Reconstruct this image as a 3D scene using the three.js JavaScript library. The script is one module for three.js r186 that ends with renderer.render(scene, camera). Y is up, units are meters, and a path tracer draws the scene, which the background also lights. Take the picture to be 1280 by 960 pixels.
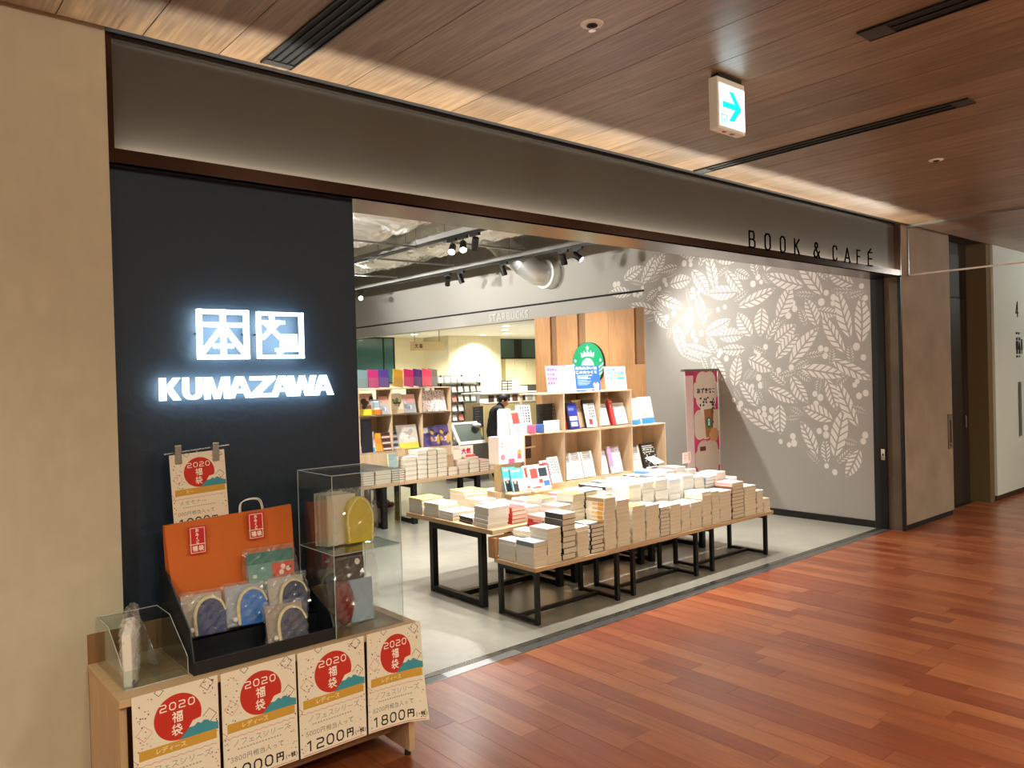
import * as THREE from 'three';
import { mergeGeometries } from 'three/addons/utils/BufferGeometryUtils.js';
import { RoundedBoxGeometry } from 'three/addons/geometries/RoundedBoxGeometry.js';
import { TextGeometry } from 'three/addons/geometries/TextGeometry.js';
import { FontLoader } from 'three/addons/loaders/FontLoader.js';
import { MarchingCubes } from 'three/addons/objects/MarchingCubes.js';
import { RectAreaLightUniformsLib } from 'three/addons/lights/RectAreaLightUniformsLib.js';

// ---------------------------------------------------------------- camera, light, exposure
// x runs to the right along the shop front, z = -3.55 is the plane of the shop front, the corridor is at z > -3.55 and the shop behind it
const scene = new THREE.Scene();
scene.background = new THREE.Color(0x020202);
const camera = new THREE.PerspectiveCamera(52.66, 4 / 3, 0.05, 60);
camera.position.set(0, 1.75, 0);
camera.rotation.set(-0.0103, -0.70519, -0.02724, 'YXZ');
const renderer = new THREE.WebGLRenderer({ antialias: true });
renderer.toneMapping = THREE.LinearToneMapping;
renderer.toneMappingExposure = 1.07;
renderer.shadowMap.enabled = true;
RectAreaLightUniformsLib.init();

const LIGHT = {
  down: 24,           // candela of each unseen corridor downlight
  corridor: 6,       // candela of each added corridor fill drum
  tables: 24,         // each unseen downlight over the book tables
  wall: 35,           // the recessed lamp that lights the leaf mural
  track: 28,          // track spots
  far: 20,            // downlights of the back room
  cove: 290,          // LED strip behind the fascia's lower trim
};
const WARM = new THREE.Color(1, 0.92, 0.72), WHITE = new THREE.Color(1, 0.985, 0.95), CREAM = new THREE.Color(1, 0.97, 0.86), COOL = new THREE.Color(0.72, 0.93, 1);
const FZ = -3.55, YC = 3.235;        // shop-front plane, corridor ceiling

// ---------------------------------------------------------------- helpers
function rngOf(seed) { let s = seed | 0; return () => { s = (s + 0x6d2b79f5) | 0; let t = Math.imul(s ^ (s >>> 15), 1 | s); t = (t + Math.imul(t ^ (t >>> 7), 61 | t)) ^ t; return ((t ^ (t >>> 14)) >>> 0) / 4294967296; }; }
const R = rngOf(7);
const taken = new Map();
function numbered(n) { const k = taken.get(n) || 0; taken.set(n, k + 1); return k ? n + '_' + String(k).padStart(3, '0') : n; }
function tag(o, label, category, group) { o.userData.label = label; o.userData.category = category; if (group) o.userData.group = group; return o; }
function thing(name, label, category, at = [0, 0, 0], turn = 0, group) {
  const o = new THREE.Group(); o.name = numbered(name); o.position.set(at[0], at[1], at[2]); o.rotation.y = turn;
  scene.add(o); return tag(o, label, category, group);
}
function mesh(name, geo, mat, parent = scene) {
  const m = new THREE.Mesh(geo, mat); m.name = parent === scene ? numbered(name) : name;
  m.castShadow = m.receiveShadow = true; parent.add(m); return m;
}
function struct(name, geo, mat) { const m = mesh(name, geo, mat); m.userData.kind = 'structure'; return m; }
function structGroup(name) { const o = new THREE.Group(); o.name = numbered(name); o.userData.kind = 'structure'; scene.add(o); return o; }
function solo(name, geo, mat, at, label, category, group, turn = 0) { const m = mesh(name, geo, mat); m.position.set(at[0], at[1], at[2]); m.rotation.y = turn; return tag(m, label, category, group); }
const merge = (list) => mergeGeometries(list.map((g) => { const q = g.index ? g.toNonIndexed() : g; for (const k of Object.keys(q.attributes)) if (!['position', 'normal', 'uv', 'color'].includes(k)) q.deleteAttribute(k); return q; }));
function mUV(g, swap = false, ou = 0, ov = 0) {          // texture coordinates in metres, by the face's direction
  const p = g.attributes.position, n = g.attributes.normal, u = g.attributes.uv;
  for (let i = 0; i < p.count; i++) {
    const ax = Math.abs(n.getX(i)), ay = Math.abs(n.getY(i)), az = Math.abs(n.getZ(i));
    let a, b;
    if (ay >= ax && ay >= az) { a = p.getX(i); b = p.getZ(i); } else if (ax >= az) { a = p.getZ(i); b = p.getY(i); } else { a = p.getX(i); b = p.getY(i); }
    if (swap) u.setXY(i, b + ou, a + ov); else u.setXY(i, a + ou, b + ov);
  }
  return g;
}
// a box by its corner ranges, texture in metres
function bx(x0, x1, y0, y1, z0, z1, swap = false) { const g = new THREE.BoxGeometry(Math.abs(x1 - x0), Math.abs(y1 - y0), Math.abs(z1 - z0)); g.translate((x0 + x1) / 2, (y0 + y1) / 2, (z0 + z1) / 2); return mUV(g, swap); }
function rb(x0, x1, y0, y1, z0, z1, r = 0.004, swap = false) { const g = new RoundedBoxGeometry(Math.abs(x1 - x0), Math.abs(y1 - y0), Math.abs(z1 - z0), 1, r); g.translate((x0 + x1) / 2, (y0 + y1) / 2, (z0 + z1) / 2); return mUV(g.toNonIndexed ? g : g, swap); }
function rod(a, b, r, seg = 8) {
  const A = new THREE.Vector3(...a), B = new THREE.Vector3(...b), g = new THREE.CylinderGeometry(r, r, A.distanceTo(B), seg);
  g.applyQuaternion(new THREE.Quaternion().setFromUnitVectors(new THREE.Vector3(0, 1, 0), B.clone().sub(A).normalize()));
  const c = A.add(B).multiplyScalar(0.5); g.translate(c.x, c.y, c.z); return g;
}
function bar2(a, b, w, d) {   // a flat stroke between two points of the xy plane
  const dx = b[0] - a[0], dy = b[1] - a[1], L = Math.hypot(dx, dy), g = new THREE.BoxGeometry(L + w * 0.9, w, d);
  g.rotateZ(Math.atan2(dy, dx)); g.translate((a[0] + b[0]) / 2, (a[1] + b[1]) / 2, 0); return g;
}
// periodic value noise
function hash2(x, y, s) { let h = Math.imul(x, 374761393) ^ Math.imul(y, 668265263) ^ Math.imul(s, 974634777); h = Math.imul(h ^ (h >>> 13), 1274126177); return ((h ^ (h >>> 16)) >>> 0) / 4294967296; }
function vn(x, y, px, py, s) {
  const ix = Math.floor(x), iy = Math.floor(y), fx = x - ix, fy = y - iy, u = fx * fx * (3 - 2 * fx), v = fy * fy * (3 - 2 * fy), m = (a, n) => ((a % n) + n) % n;
  const a = hash2(m(ix, px), m(iy, py), s), b = hash2(m(ix + 1, px), m(iy, py), s), c = hash2(m(ix, px), m(iy + 1, py), s), d = hash2(m(ix + 1, px), m(iy + 1, py), s);
  return a + (b - a) * u + (c - a) * v + (a - b - c + d) * u * v;
}
function fbm(x, y, fx, fy, o, s) { let t = 0, a = 0.5; for (let i = 0; i < o; i++) { t += a * vn(x * fx, y * fy, fx, fy, s + i); a *= 0.5; fx *= 2; fy *= 2; } return t / (1 - Math.pow(0.5, o)); }
function dataTex(w, h, f, srgb = true, rep = 1) {
  const d = new Uint8Array(w * h * 4);
  for (let y = 0; y < h; y++) for (let x = 0; x < w; x++) { const c = f(x / w, y / h), i = (y * w + x) * 4; d[i] = Math.max(0, Math.min(255, c[0] * 255)); d[i + 1] = Math.max(0, Math.min(255, c[1] * 255)); d[i + 2] = Math.max(0, Math.min(255, c[2] * 255)); d[i + 3] = 255; }
  const t = new THREE.DataTexture(d, w, h); t.magFilter = THREE.LinearFilter; t.minFilter = THREE.LinearMipmapLinearFilter; t.generateMipmaps = true; t.wrapS = t.wrapT = THREE.RepeatWrapping;
  if (srgb) t.colorSpace = THREE.SRGBColorSpace; t.repeat.set(rep, rep); t.needsUpdate = true; return t;
}
function canvasTex(w, h, draw, srgb = true) {
  const c = document.createElement('canvas'); c.width = w; c.height = h; draw(c.getContext('2d'), w, h);
  const t = new THREE.CanvasTexture(c); if (srgb) t.colorSpace = THREE.SRGBColorSpace; t.anisotropy = 8; return t;
}
const grey = (v) => [v, v, v];
function woodTex(seed, fx, streak, contrast, rep) {
  return dataTex(512, 512, (u, v) => {
    const warp = fbm(u, v, 4, 2, 3, seed + 40) * 0.05, a = fbm(u + warp, v, fx, 2, 4, seed), b = fbm(u, v, fx * 8, 6, 2, seed + 9), c = fbm(u, v, 3, 3, 3, seed + 20);
    const g = 1 - contrast * (0.55 * a + streak * b + 0.3 * c - 0.1);
    return [g, g * (0.985 - 0.03 * a), g * (0.965 - 0.06 * a)];
  }, true, rep);
}
const std = (color, roughness = 0.7, o = {}) => new THREE.MeshStandardMaterial({ color, roughness, ...o });
const phys = (color, roughness = 0.5, o = {}) => new THREE.MeshPhysicalMaterial({ color, roughness, ...o });

// ---------------------------------------------------------------- materials
const floorTex = woodTex(3, 10, 0.4, 0.34, 1), ceilTex = woodTex(11, 14, 0.9, 0.34, 0.9), beechTex = woodTex(23, 9, 0.4, 0.22, 1);
const fineBump = dataTex(256, 256, (u, v) => grey(fbm(u, v, 16, 16, 4, 77)), false, 2);
const M = {
  floorTones: ['#b26338', '#aa5930', '#b9693d', '#9f4d28', '#bf7143', '#ae5e33'].map((c) => phys(c, 0.4, { map: floorTex, clearcoat: 0.6, clearcoatRoughness: 0.24 })),
  underfloor: std('#1a0d08', 0.9),
  ceil: ['#b09370', '#a78b69', '#b89b78'].map((c) => phys(c, 0.42, { map: ceilTex, clearcoat: 0.2, clearcoatRoughness: 0.35 })),
  dark: std('#0c0a09', 0.8), ink: phys('#030303', 1, { specularIntensity: 0 }),
  beech: std('#dfc09a', 0.55, { map: beechTex }), beechPale: std('#eed9ba', 0.5, { map: beechTex }),
  oak: std('#dca873', 0.5, { map: beechTex }), oakDark: std('#a57d56', 0.55, { map: beechTex }), copper: phys('#e3ab82', 0.3, { map: beechTex, clearcoat: 0.5, clearcoatRoughness: 0.15 }), copperDark: phys('#b87d58', 0.35, { map: beechTex, clearcoat: 0.5, clearcoatRoughness: 0.2 }),
  beige: std('#d3cab2', 0.85, { map: dataTex(256, 256, (u, v) => { const g = 0.93 + 0.04 * fbm(u, v, 24, 30, 3, 5) + 0.04 * fbm(u, v, 3, 3, 3, 8) - 0.03 * fbm(u, v, 64, 20, 2, 9); return grey(g); }, true, 0.5) }),
  plaster: std('#a69380', 0.7, { map: dataTex(256, 256, (u, v) => grey(0.82 + 0.2 * fbm(u, v, 5, 5, 5, 15)), true, 0.7) }),
  plasterDark: std('#6d5e4c', 0.75, { map: dataTex(256, 256, (u, v) => grey(0.8 + 0.2 * fbm(u, v, 6, 6, 4, 19)), true, 1) }),
  olive: std('#6a5a3c', 0.8), whiteWall: std('#d3dad4', 0.7),
  navy: std('#1a2b3d', 0.6, { bumpMap: fineBump, bumpScale: 0.002 }),
  fascia: phys('#48423a', 0.55, { metalness: 0.15 }),
  bronze: phys('#4a3327', 0.22, { metalness: 0.85 }), chrome: phys('#c9c7c2', 0.2, { metalness: 1 }), steel: phys('#9a9a98', 0.35, { metalness: 0.9 }),
  black: std('#15130f', 0.45), blackSatin: phys('#1b1c1a', 0.38, { metalness: 0.4 }), tray: phys('#171b22', 0.35),
  grey: std('#8d8a84', 0.8), greyWall: std('#aaa49a', 0.85), trackGrey: std('#9c9a94', 0.6), slab: std('#a5a199', 0.9),
  concrete: phys('#adaaa0', 0.3, { map: dataTex(512, 512, (u, v) => { const g = 0.78 + 0.26 * fbm(u, v, 4, 4, 6, 51) - 0.05 * fbm(u, v, 60, 60, 2, 52); return [g, g * 0.995, g * 0.97]; }, true, 0.35), clearcoat: 0.3, clearcoatRoughness: 0.25 }),
  stone: phys('#525554', 0.28, { map: dataTex(256, 256, (u, v) => grey(0.85 + 0.15 * fbm(u, v, 30, 30, 3, 61)), true, 2) }),
  cream: std('#efe6c6', 0.8), creamDoor: std('#e6dcb6', 0.6), white: std('#f1efe9', 0.6), paper: std('#f4f1e8', 0.8), ceilWhite: std('#f3f1e9', 0.9),
  glassDark: phys('#3a686a', 0.08, { metalness: 0.0, clearcoat: 1, clearcoatRoughness: 0.03 }),
  glass: phys('#ffffff', 0.02, { transmission: 1, thickness: 0, ior: 1.45 }), acrylic: phys('#f4f8f8', 0.03, { transmission: 1, thickness: 0, ior: 1.4 }), edge: phys('#dfeae8', 0.15, { transmission: 0.4, thickness: 0 }),
  film: phys('#ffffff', 0.1, { transmission: 0.94, thickness: 0, ior: 1.55, flatShading: true }),
  foil: new THREE.MeshStandardMaterial({ color: '#efefec', roughness: 0.34, metalness: 0.3, flatShading: true }),
  duct: std('#dcdcd8', 0.3, { metalness: 0.6 }),
  lamp: std('#ffffff', 0.4, { emissive: new THREE.Color(1, 0.97, 0.9), emissiveIntensity: 9 }), lampWarm: std('#ffffff', 0.4, { emissive: WARM, emissiveIntensity: 6 }),
  led: std('#ffffff', 0.4, { emissive: new THREE.Color(1, 0.95, 0.82), emissiveIntensity: 2 }),
  neon: std('#ffffff', 0.4, { emissive: new THREE.Color(0.72, 0.95, 1), emissiveIntensity: 2.4 }),
  pages: std('#f5ecd8', 0.85, { map: dataTex(8, 64, (u, v) => { const k = hash2(Math.floor(v * 64), 3, 9); return [0.88 + 0.12 * k, 0.87 + 0.12 * k, 0.84 + 0.12 * k]; }) }),
  pagesWhite: std('#f3f0ea', 0.85),
};
const NTH = ['first', 'second', 'third', 'fourth', 'fifth', 'sixth', 'seventh', 'eighth', 'ninth', 'tenth', 'eleventh', 'twelfth', 'thirteenth', 'fourteenth', 'fifteenth', 'sixteenth', 'seventeenth', 'eighteenth', 'nineteenth', 'twentieth'];
// ---------------------------------------------------------------- lettering: stroke glyphs on a 100 x 100 square
const G = {
  '福': '20 5 28 14|8 22 40 22 10 60|26 42 26 96|30 48 40 60|48 8 94 8|52 18 52 36 90 36 90 18 52 18|50 94 50 48 92 48 92 94 50 94|50 70 92 70|71 48 71 94',
  '袋': '30 4 14 26|24 16 24 46|36 24 80 16|56 4 62 30 82 44 88 34|70 6 78 14|8 54 92 54|50 46 50 54|46 54 12 80|34 68 34 94 50 86|50 56 62 78 92 94|78 62 60 74',
  '円': '16 94 16 12 84 12 84 88 74 92|16 50 84 50|50 12 50 50',
  '税': '34 8 12 16|8 32 46 32|28 14 28 94|28 36 8 66|30 44 44 58|58 6 64 18|86 6 78 18|56 26 56 48 88 48 88 26 56 26|64 48 60 76 46 92|78 48 78 84 94 84 94 74',
  '相': '8 30 46 30|27 8 27 94|27 32 8 66|30 42 44 54|54 92 54 14 90 14 90 92|54 38 90 38|54 62 90 62|54 88 90 88',
  '当': '50 6 50 36|22 14 34 30|80 14 68 30|14 40 86 40 86 92 14 92|18 66 86 66', '入': '40 10 54 12 50 44 10 92|52 36 70 70 94 92',
  'っ': '24 56 60 44 78 58 70 78 46 88', 'て': '12 20 86 14 54 34 42 60 56 84 76 86', 'フ': '14 18 84 18 74 56 30 90', 'ェ': '28 50 76 50|52 50 52 86|18 86 84 86',
  'ス': '18 18 76 18 58 54 12 90|54 58 88 90', 'シ': '16 16 34 26|10 42 28 52|16 86 56 72 88 28', 'リ': '26 14 26 60|74 10 74 56 40 92', 'ー': '10 50 90 50',
  'ズ': '14 22 70 22 54 56 10 90|52 60 86 90|76 4 82 16|90 2 96 14', 'あ': '14 24 84 20|46 6 44 60 52 84|70 36 44 78 20 82 18 62 50 46 82 52 84 74 58 92',
  'ず': '8 24 92 24|58 6 58 60 46 70 38 60 46 50 58 56 52 82 36 96|78 4 84 14|90 2 96 10', 'き': '18 22 78 16|16 40 84 34|44 6 72 56 40 50|26 62 24 82 48 92 74 90',
  'な': '10 24 56 20|36 6 12 54|68 18 86 30|66 38 66 80 48 92 32 82 46 70 66 76 84 90', 'こ': '22 20 76 18|18 64 30 84 80 84',
  '文': '50 4 50 20|10 24 90 24|70 28 50 66 12 94|30 28 52 62 90 94', '芸': '8 20 92 20|34 8 34 32|66 8 66 32|22 44 78 44|8 60 92 60|46 60 24 86 78 82|66 72 84 94',
  'ゼ': '8 36 86 28 66 50|38 8 38 76 52 86 82 84|74 8 80 18|88 4 94 14', 'ロ': '18 18 82 18 82 84 18 84 18 18', 'か': '10 34 64 28 58 80 40 90|38 8 12 88|76 24 92 54',
  'ら': '40 6 60 16|30 28 26 62 60 46 80 58 78 78 40 92', 'つ': '8 36 60 24 88 44 78 70 40 84', 'く': '70 8 26 48 72 92', 'る': '26 14 74 14 22 62 60 48 82 62 74 84 48 90 44 76 60 78',
  'ビ': '24 12 24 80 36 86 82 84|24 46 74 32|74 6 80 16|88 4 94 12', 'ジ': '16 16 34 26|10 42 28 52|16 86 56 72 84 36|74 8 80 18|88 4 94 14', 'ネ': '44 6 56 16|16 28 78 28 10 70|46 52 46 94|56 54 84 74',
  'モ': '18 18 82 18|10 46 90 46|44 18 44 80 54 88 84 86', 'デ': '24 14 70 14|8 40 92 40|52 40 44 74 20 92|80 4 86 14|92 2 97 10', 'ル': '30 14 28 58 8 88|58 10 58 84 94 52',
  'レ': '26 10 26 86 86 46', 'ィ': '80 30 30 66|58 50 58 94', 'た': '10 26 58 22|36 6 14 90|58 46 88 42|52 82 66 88 90 86', 'い': '14 22 18 70 32 80 38 66|72 26 86 60', 'に': '18 14 14 88|46 28 84 26|42 70 56 84 88 82', 'の': '52 20 36 76 20 76 14 50 44 18 80 30 84 62 58 86',
  'お': '12 26 62 22|38 6 38 84 22 88 14 74 40 50 74 50 82 70 64 88|74 20 88 36', 'み': '22 14 58 14 30 72 14 78 12 62 40 54 88 70|74 40 70 74 50 92', 'じ': '34 8 34 72 50 88 84 70|66 8 74 20|80 4 88 16',
  'ノ': '78 14 62 52 16 88', 'メ': '72 10 50 54 12 90|26 34 78 76', 'ナ': '10 36 90 36|52 8 50 50 22 92', '大': '10 36 90 36|50 8 50 40 12 92|52 40 90 92', '気': '30 6 12 36|26 20 88 20|26 34 80 34|12 50 78 50 80 84 94 88|56 58 16 92|24 62 56 88',
};
function strokeText(g, text, x, y, s, lw, color, step = 1, sx = 1) {      // y is the top of the glyphs; other letters come from the font
  g.save(); g.strokeStyle = g.fillStyle = color; g.lineWidth = lw; g.lineCap = g.lineJoin = 'round'; let cx = x;
  for (const ch of text) {
    const d = G[ch];
    if (d) {
      for (const line of d.split('|')) { const n = line.split(' ').map(Number); g.beginPath(); for (let i = 0; i < n.length; i += 2) { const X = cx + (n[i] / 100) * s * sx, Y = y + (n[i + 1] / 100) * s; if (i) g.lineTo(X, Y); else g.moveTo(X, Y); } g.stroke(); }
      cx += s * 1.06 * sx * step;
    } else { g.save(); g.translate(cx, y + s * 0.9); g.scale(sx, 1); g.font = Math.round(s * 1.1) + 'px sans-serif'; g.fillText(ch, 0, 0); const w = g.measureText(ch).width; g.restore(); cx += w * sx * step + s * 0.05; }
  }
  g.restore(); return cx;
}
function strokeColumn(g, text, x, y, s, lw, color) { let cy = y; for (const ch of text) { strokeText(g, ch, x, cy, s, lw, color); cy += s * 1.12; } }
const NUM = { 0: '30 6 70 6 90 26 90 74 70 94 30 94 10 74 10 26 30 6', 1: '22 20 56 6 56 94', 2: '10 8 74 8 90 22 90 40 74 52 26 52 10 66 10 94 92 94', 3: '12 8 70 8 88 22 88 38 70 48 36 48|70 48 90 62 90 78 72 94 10 94', 5: '86 8 16 8 14 46 70 44 90 60 90 78 72 94 10 92', 8: '28 6 72 6 88 18 88 36 72 48 28 48 12 36 12 18 28 6|28 48 8 62 8 80 26 94 74 94 92 80 92 62 72 48' };
function digits(g, text, x, y, w, h, lw, color, gap = 1.25) {             // wide rounded numerals
  g.save(); g.strokeStyle = color; g.lineWidth = lw; g.lineCap = g.lineJoin = 'round'; let cx = x;
  for (const ch of text) { for (const line of NUM[ch].split('|')) { const n = line.split(' ').map(Number); g.beginPath(); for (let i = 0; i < n.length; i += 2) { const X = cx + (n[i] / 100) * w, Y = y + (n[i + 1] / 100) * h; if (i) g.lineTo(X, Y); else g.moveTo(X, Y); } g.stroke(); } cx += w * gap; }
  g.restore(); return cx;
}
function priceSign(band, series, amount, price, seed) {
  return canvasTex(496, 700, (g, W, H) => {
    const r = rngOf(seed);
    g.fillStyle = '#f0e6d2'; g.fillRect(0, 0, W, H);
    const dots = (x0, x1, y0, y1, n) => { for (let i = 0; i < n; i++) { g.fillStyle = ['#3a332c', '#c98', '#7a6a50'][Math.floor(r() * 3)]; g.beginPath(); g.arc(x0 + r() * (x1 - x0), y0 + r() * (y1 - y0), 3 + r() * 1.6, 0, 7); g.fill(); } };
    dots(20, 120, 30, 330, 26); dots(370, 480, 20, 120, 18); dots(400, 485, 230, 330, 14); dots(440, 488, 330, 690, 14); dots(10, 40, 380, 690, 10);
    const dia = (x, y, s, c) => { g.strokeStyle = c; g.lineWidth = 3; g.beginPath(); g.moveTo(x, y - s); g.lineTo(x + s, y); g.lineTo(x, y + s); g.lineTo(x - s, y); g.closePath(); g.stroke(); };
    dia(430, 36, 40, '#4a4036'); dia(440, 230, 42, '#4a4036'); dia(62, 230, 46, '#d98c7c'); dia(-4, 395, 30, '#d9705c'); dia(150, 8, 26, '#4a4036');
    g.fillStyle = '#c92f1e'; g.beginPath(); g.arc(255, 185, 138, 0, 7); g.fill();
    g.fillStyle = '#3f97a8'; g.beginPath(); g.moveTo(250, 330); g.quadraticCurveTo(310, 285, 340, 238); g.lineTo(392, 228); g.quadraticCurveTo(430, 270, 492, 288); g.lineTo(492, 330); g.closePath(); g.fill();
    g.fillStyle = '#f0e6d2'; g.beginPath(); g.moveTo(316, 268); g.lineTo(340, 232); g.lineTo(394, 222); g.lineTo(424, 254); g.lineTo(404, 250); g.lineTo(388, 264); g.lineTo(368, 252); g.lineTo(346, 268); g.closePath(); g.fill();
    digits(g, '2020', 150, 90, 42, 46, 7, '#fff6ea', 1.3);
    strokeText(g, '福', 218, 150, 66, 7, '#fff6ea'); strokeText(g, '袋', 212, 226, 70, 7, '#fff6ea');
    g.fillStyle = '#d2a13c'; g.fillRect(30, 326, 450, 58); strokeText(g, band, 120, 338, 34, 5, '#f3dfae');
    g.strokeStyle = '#e6a596'; g.lineWidth = 5; g.beginPath(); for (let x = 20; x < 480; x += 24) g.lineTo(x, 404 + (x / 24 % 2) * 8); g.stroke();
    strokeText(g, series, 60, 432, 46, 3.5, '#9d9484', 1.0); g.fillStyle = '#b3a998'; for (let i = 0; i < 15; i++) g.fillRect(90 + i * 20, 492, 12, 9);
    strokeText(g, amount + '円相当入って', 40, 532, 40, 3.6, '#8d8474');
    const x = digits(g, price, 40, 600, 58, 72, 10, '#17120e', 1.28); const x2 = strokeText(g, '円', x, 606, 62, 9, '#17120e'); strokeText(g, '(+税)', x2 + 4, 634, 34, 4.5, '#17120e');
    g.strokeStyle = '#d46a50'; g.lineWidth = 4; g.beginPath(); g.moveTo(20, 690); g.lineTo(W - 20, 690); g.stroke();
  });
}
const fauxLines = (g, x, y, w, n, h, gap, color, r) => { g.fillStyle = color; for (let i = 0; i < n; i++) g.fillRect(x, y + i * gap, w * (0.6 + 0.4 * r()), h); };

// ---------------------------------------------------------------- structure: corridor
{ // wooden corridor floor: boards run towards the shop, each its own piece
  const fl = structGroup('floor');
  const slab = mesh('subfloor', bx(-3.2, 16, -0.2, -0.021, FZ - 0.15, 3.6), M.underfloor, fl); slab.userData.kind = 'structure';
  const lens = [0.62, 0.78, 0.92, 1.06, 1.2, 0.4], geos = lens.map((L) => [0, 1, 2].map((k) => mUV(new THREE.BoxGeometry(0.1255, 0.02, L - 0.0015), false, 0.137 * k + L, 0.31 * k)));
  const r = rngOf(99), rest = [], far = []; let row = 0;
  for (let x = -3.1; x < 16; x += 0.127, row++) {
    let z = -3.70 - r() * 0.5;
    while (z < 3.5) {
      let li = Math.floor(r() * 5), L = lens[li], z1 = z + L; const tone = Math.min(5, Math.floor(r() * r() * 2.2 + r() * 4.2)), k = Math.floor(r() * 3), dy = (r() - 0.5) * 0.0006;
      if (z < -3.70) { const g = mUV(new THREE.BoxGeometry(0.1255, 0.02, z1 + 3.70 - 0.0015), false, 0.2 * k, z); g.userData = {}; if (z1 + 3.70 > 0.05) far.push([x, (z1 - 3.70) / 2, g, tone, dy, z1]); } else far.push([x, z + L / 2, geos[li][k], tone, dy, z1]);
      z = z1;
    }
  }
  // the boards that show largest: in front of the shop, right of the price stand
  const score = ([x, z]) => { const d = Math.hypot(x, z), a = Math.atan2(x, -z) - 0.705; return z < -0.35 && x > 0.4 && Math.abs(a) < 0.62 && x < 10.5 && Math.atan2(1.75, d * Math.cos(a)) < 0.47 ? 1 / (d * d) : -1; };
  far.sort((a, b) => score(b) - score(a));
  const toned = M.floorTones.map(() => []);
  far.forEach(([x, z, g, tone, dy], i) => {
    if (i < 300 && score([x, z]) > 0) { const m = mesh('floor_board', g, M.floorTones[tone], fl); m.position.set(x, -0.0105 + dy, z); } else toned[tone].push(g.clone().translate(x, -0.0105 + dy, z));
  });
  toned.forEach((l, i) => { if (l.length) { const m = mesh('distant_floor_boards', merge(l), M.floorTones[i], fl); m.userData.kind = 'stuff'; } });
}
{ // wooden corridor ceiling: long panels run across the corridor
  const c = structGroup('ceiling');
  mesh('ceiling_deck', bx(-3.2, 16, YC + 0.022, YC + 0.2, FZ - 0.3, 3.6), M.dark, c);
  const geos = [0, 1, 2, 3, 4].map((k) => { const g = new THREE.BoxGeometry(0.318, 0.02, 6.98); return mUV(g, false, 0.37 * k, 0.21 * k); });
  const r = rngOf(5);
  for (let k = -11; k < 47; k++) { const m = mesh('ceiling_panel', geos[Math.floor(r() * 5)], M.ceil[Math.floor(r() * 3)], c); m.position.set(0.658 + 0.322 * k + 0.161, YC + 0.01, FZ + 0.045 + 3.49); }
}
struct('wall_left', bx(-3.2, 0.845, -0.02, YC + 0.02, FZ, FZ - 0.4), M.beige);
struct('wall_back', bx(-3.2, 16, -0.02, YC + 0.02, 3.5, 3.7), M.beige);
struct('wall_corridor_left', bx(-3.4, -3.2, -0.02, YC + 0.02, FZ - 0.4, 3.7), M.beige);
struct('wall_corridor_right', bx(16, 16.2, -0.02, YC + 0.02, FZ - 0.4, 3.7), M.plaster);
{ // fascia with the lit lower trim
  const f = structGroup('fascia');
  mesh('fascia_panel', bx(0.865, 8.44, 2.69, YC + 0.02, FZ - 0.06, FZ - 0.30), M.fascia, f);
  mesh('top_strip', bx(0.865, 8.44, YC - 0.016, YC - 0.004, FZ - 0.048, FZ - 0.06), M.chrome, f);
  mesh('lower_trim', merge([bx(0.845, 8.44, 2.684, 2.692, FZ, FZ - 0.3), bx(0.845, 8.44, 2.684, 2.752, FZ, FZ - 0.006)]), M.bronze, f);
  mesh('side_trim', bx(0.845, 0.868, 2.69, YC, FZ + 0.002, FZ - 0.1), M.bronze, f);
  mesh('side_trim', bx(8.418, 8.44, 2.69, YC, FZ + 0.002, FZ - 0.1), M.bronze, f);
  mesh('led_strip', bx(0.88, 8.41, 2.693, 2.697, FZ - 0.051, FZ - 0.041), M.led, f);
  const L = new THREE.RectAreaLight(new THREE.Color(1, 0.95, 0.84), LIGHT.cove, 7.5, 0.012); L.position.set(4.645, 2.699, FZ - 0.046); L.rotation.x = Math.PI / 2; f.add(L);
}
struct('sign_wall', bx(0.845, 2.02, -0.02, 2.684, FZ - 0.07, FZ - 0.22), M.navy);
{ // threshold between wooden floor and concrete: metal edge, stone tiles, double rail
  const t = structGroup('trim_1');
  mesh('metal_edge', bx(2.0, 8.3, -0.02, 0.002, -3.70, -3.708), M.chrome, t);
  for (let i = 0; i < 11; i++) mesh('stone_tile', rb(2.03 + i * 0.58, 2.03 + i * 0.58 + 0.577, -0.02, 0.0, -3.709, -3.785, 0.0015), i === 1 ? M.steel : M.stone, t);  // one tile in steel, its brightness standing in for reflected light
  for (const z of [-3.788, -3.808, -3.828]) mesh('door_rail', bx(2.0, 8.4, -0.02, 0.003, z, z - 0.009), M.chrome, t);
  mesh('rail_groove', bx(2.0, 8.4, -0.03, -0.002, -3.785, -3.838), M.steel, t);
}
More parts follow.
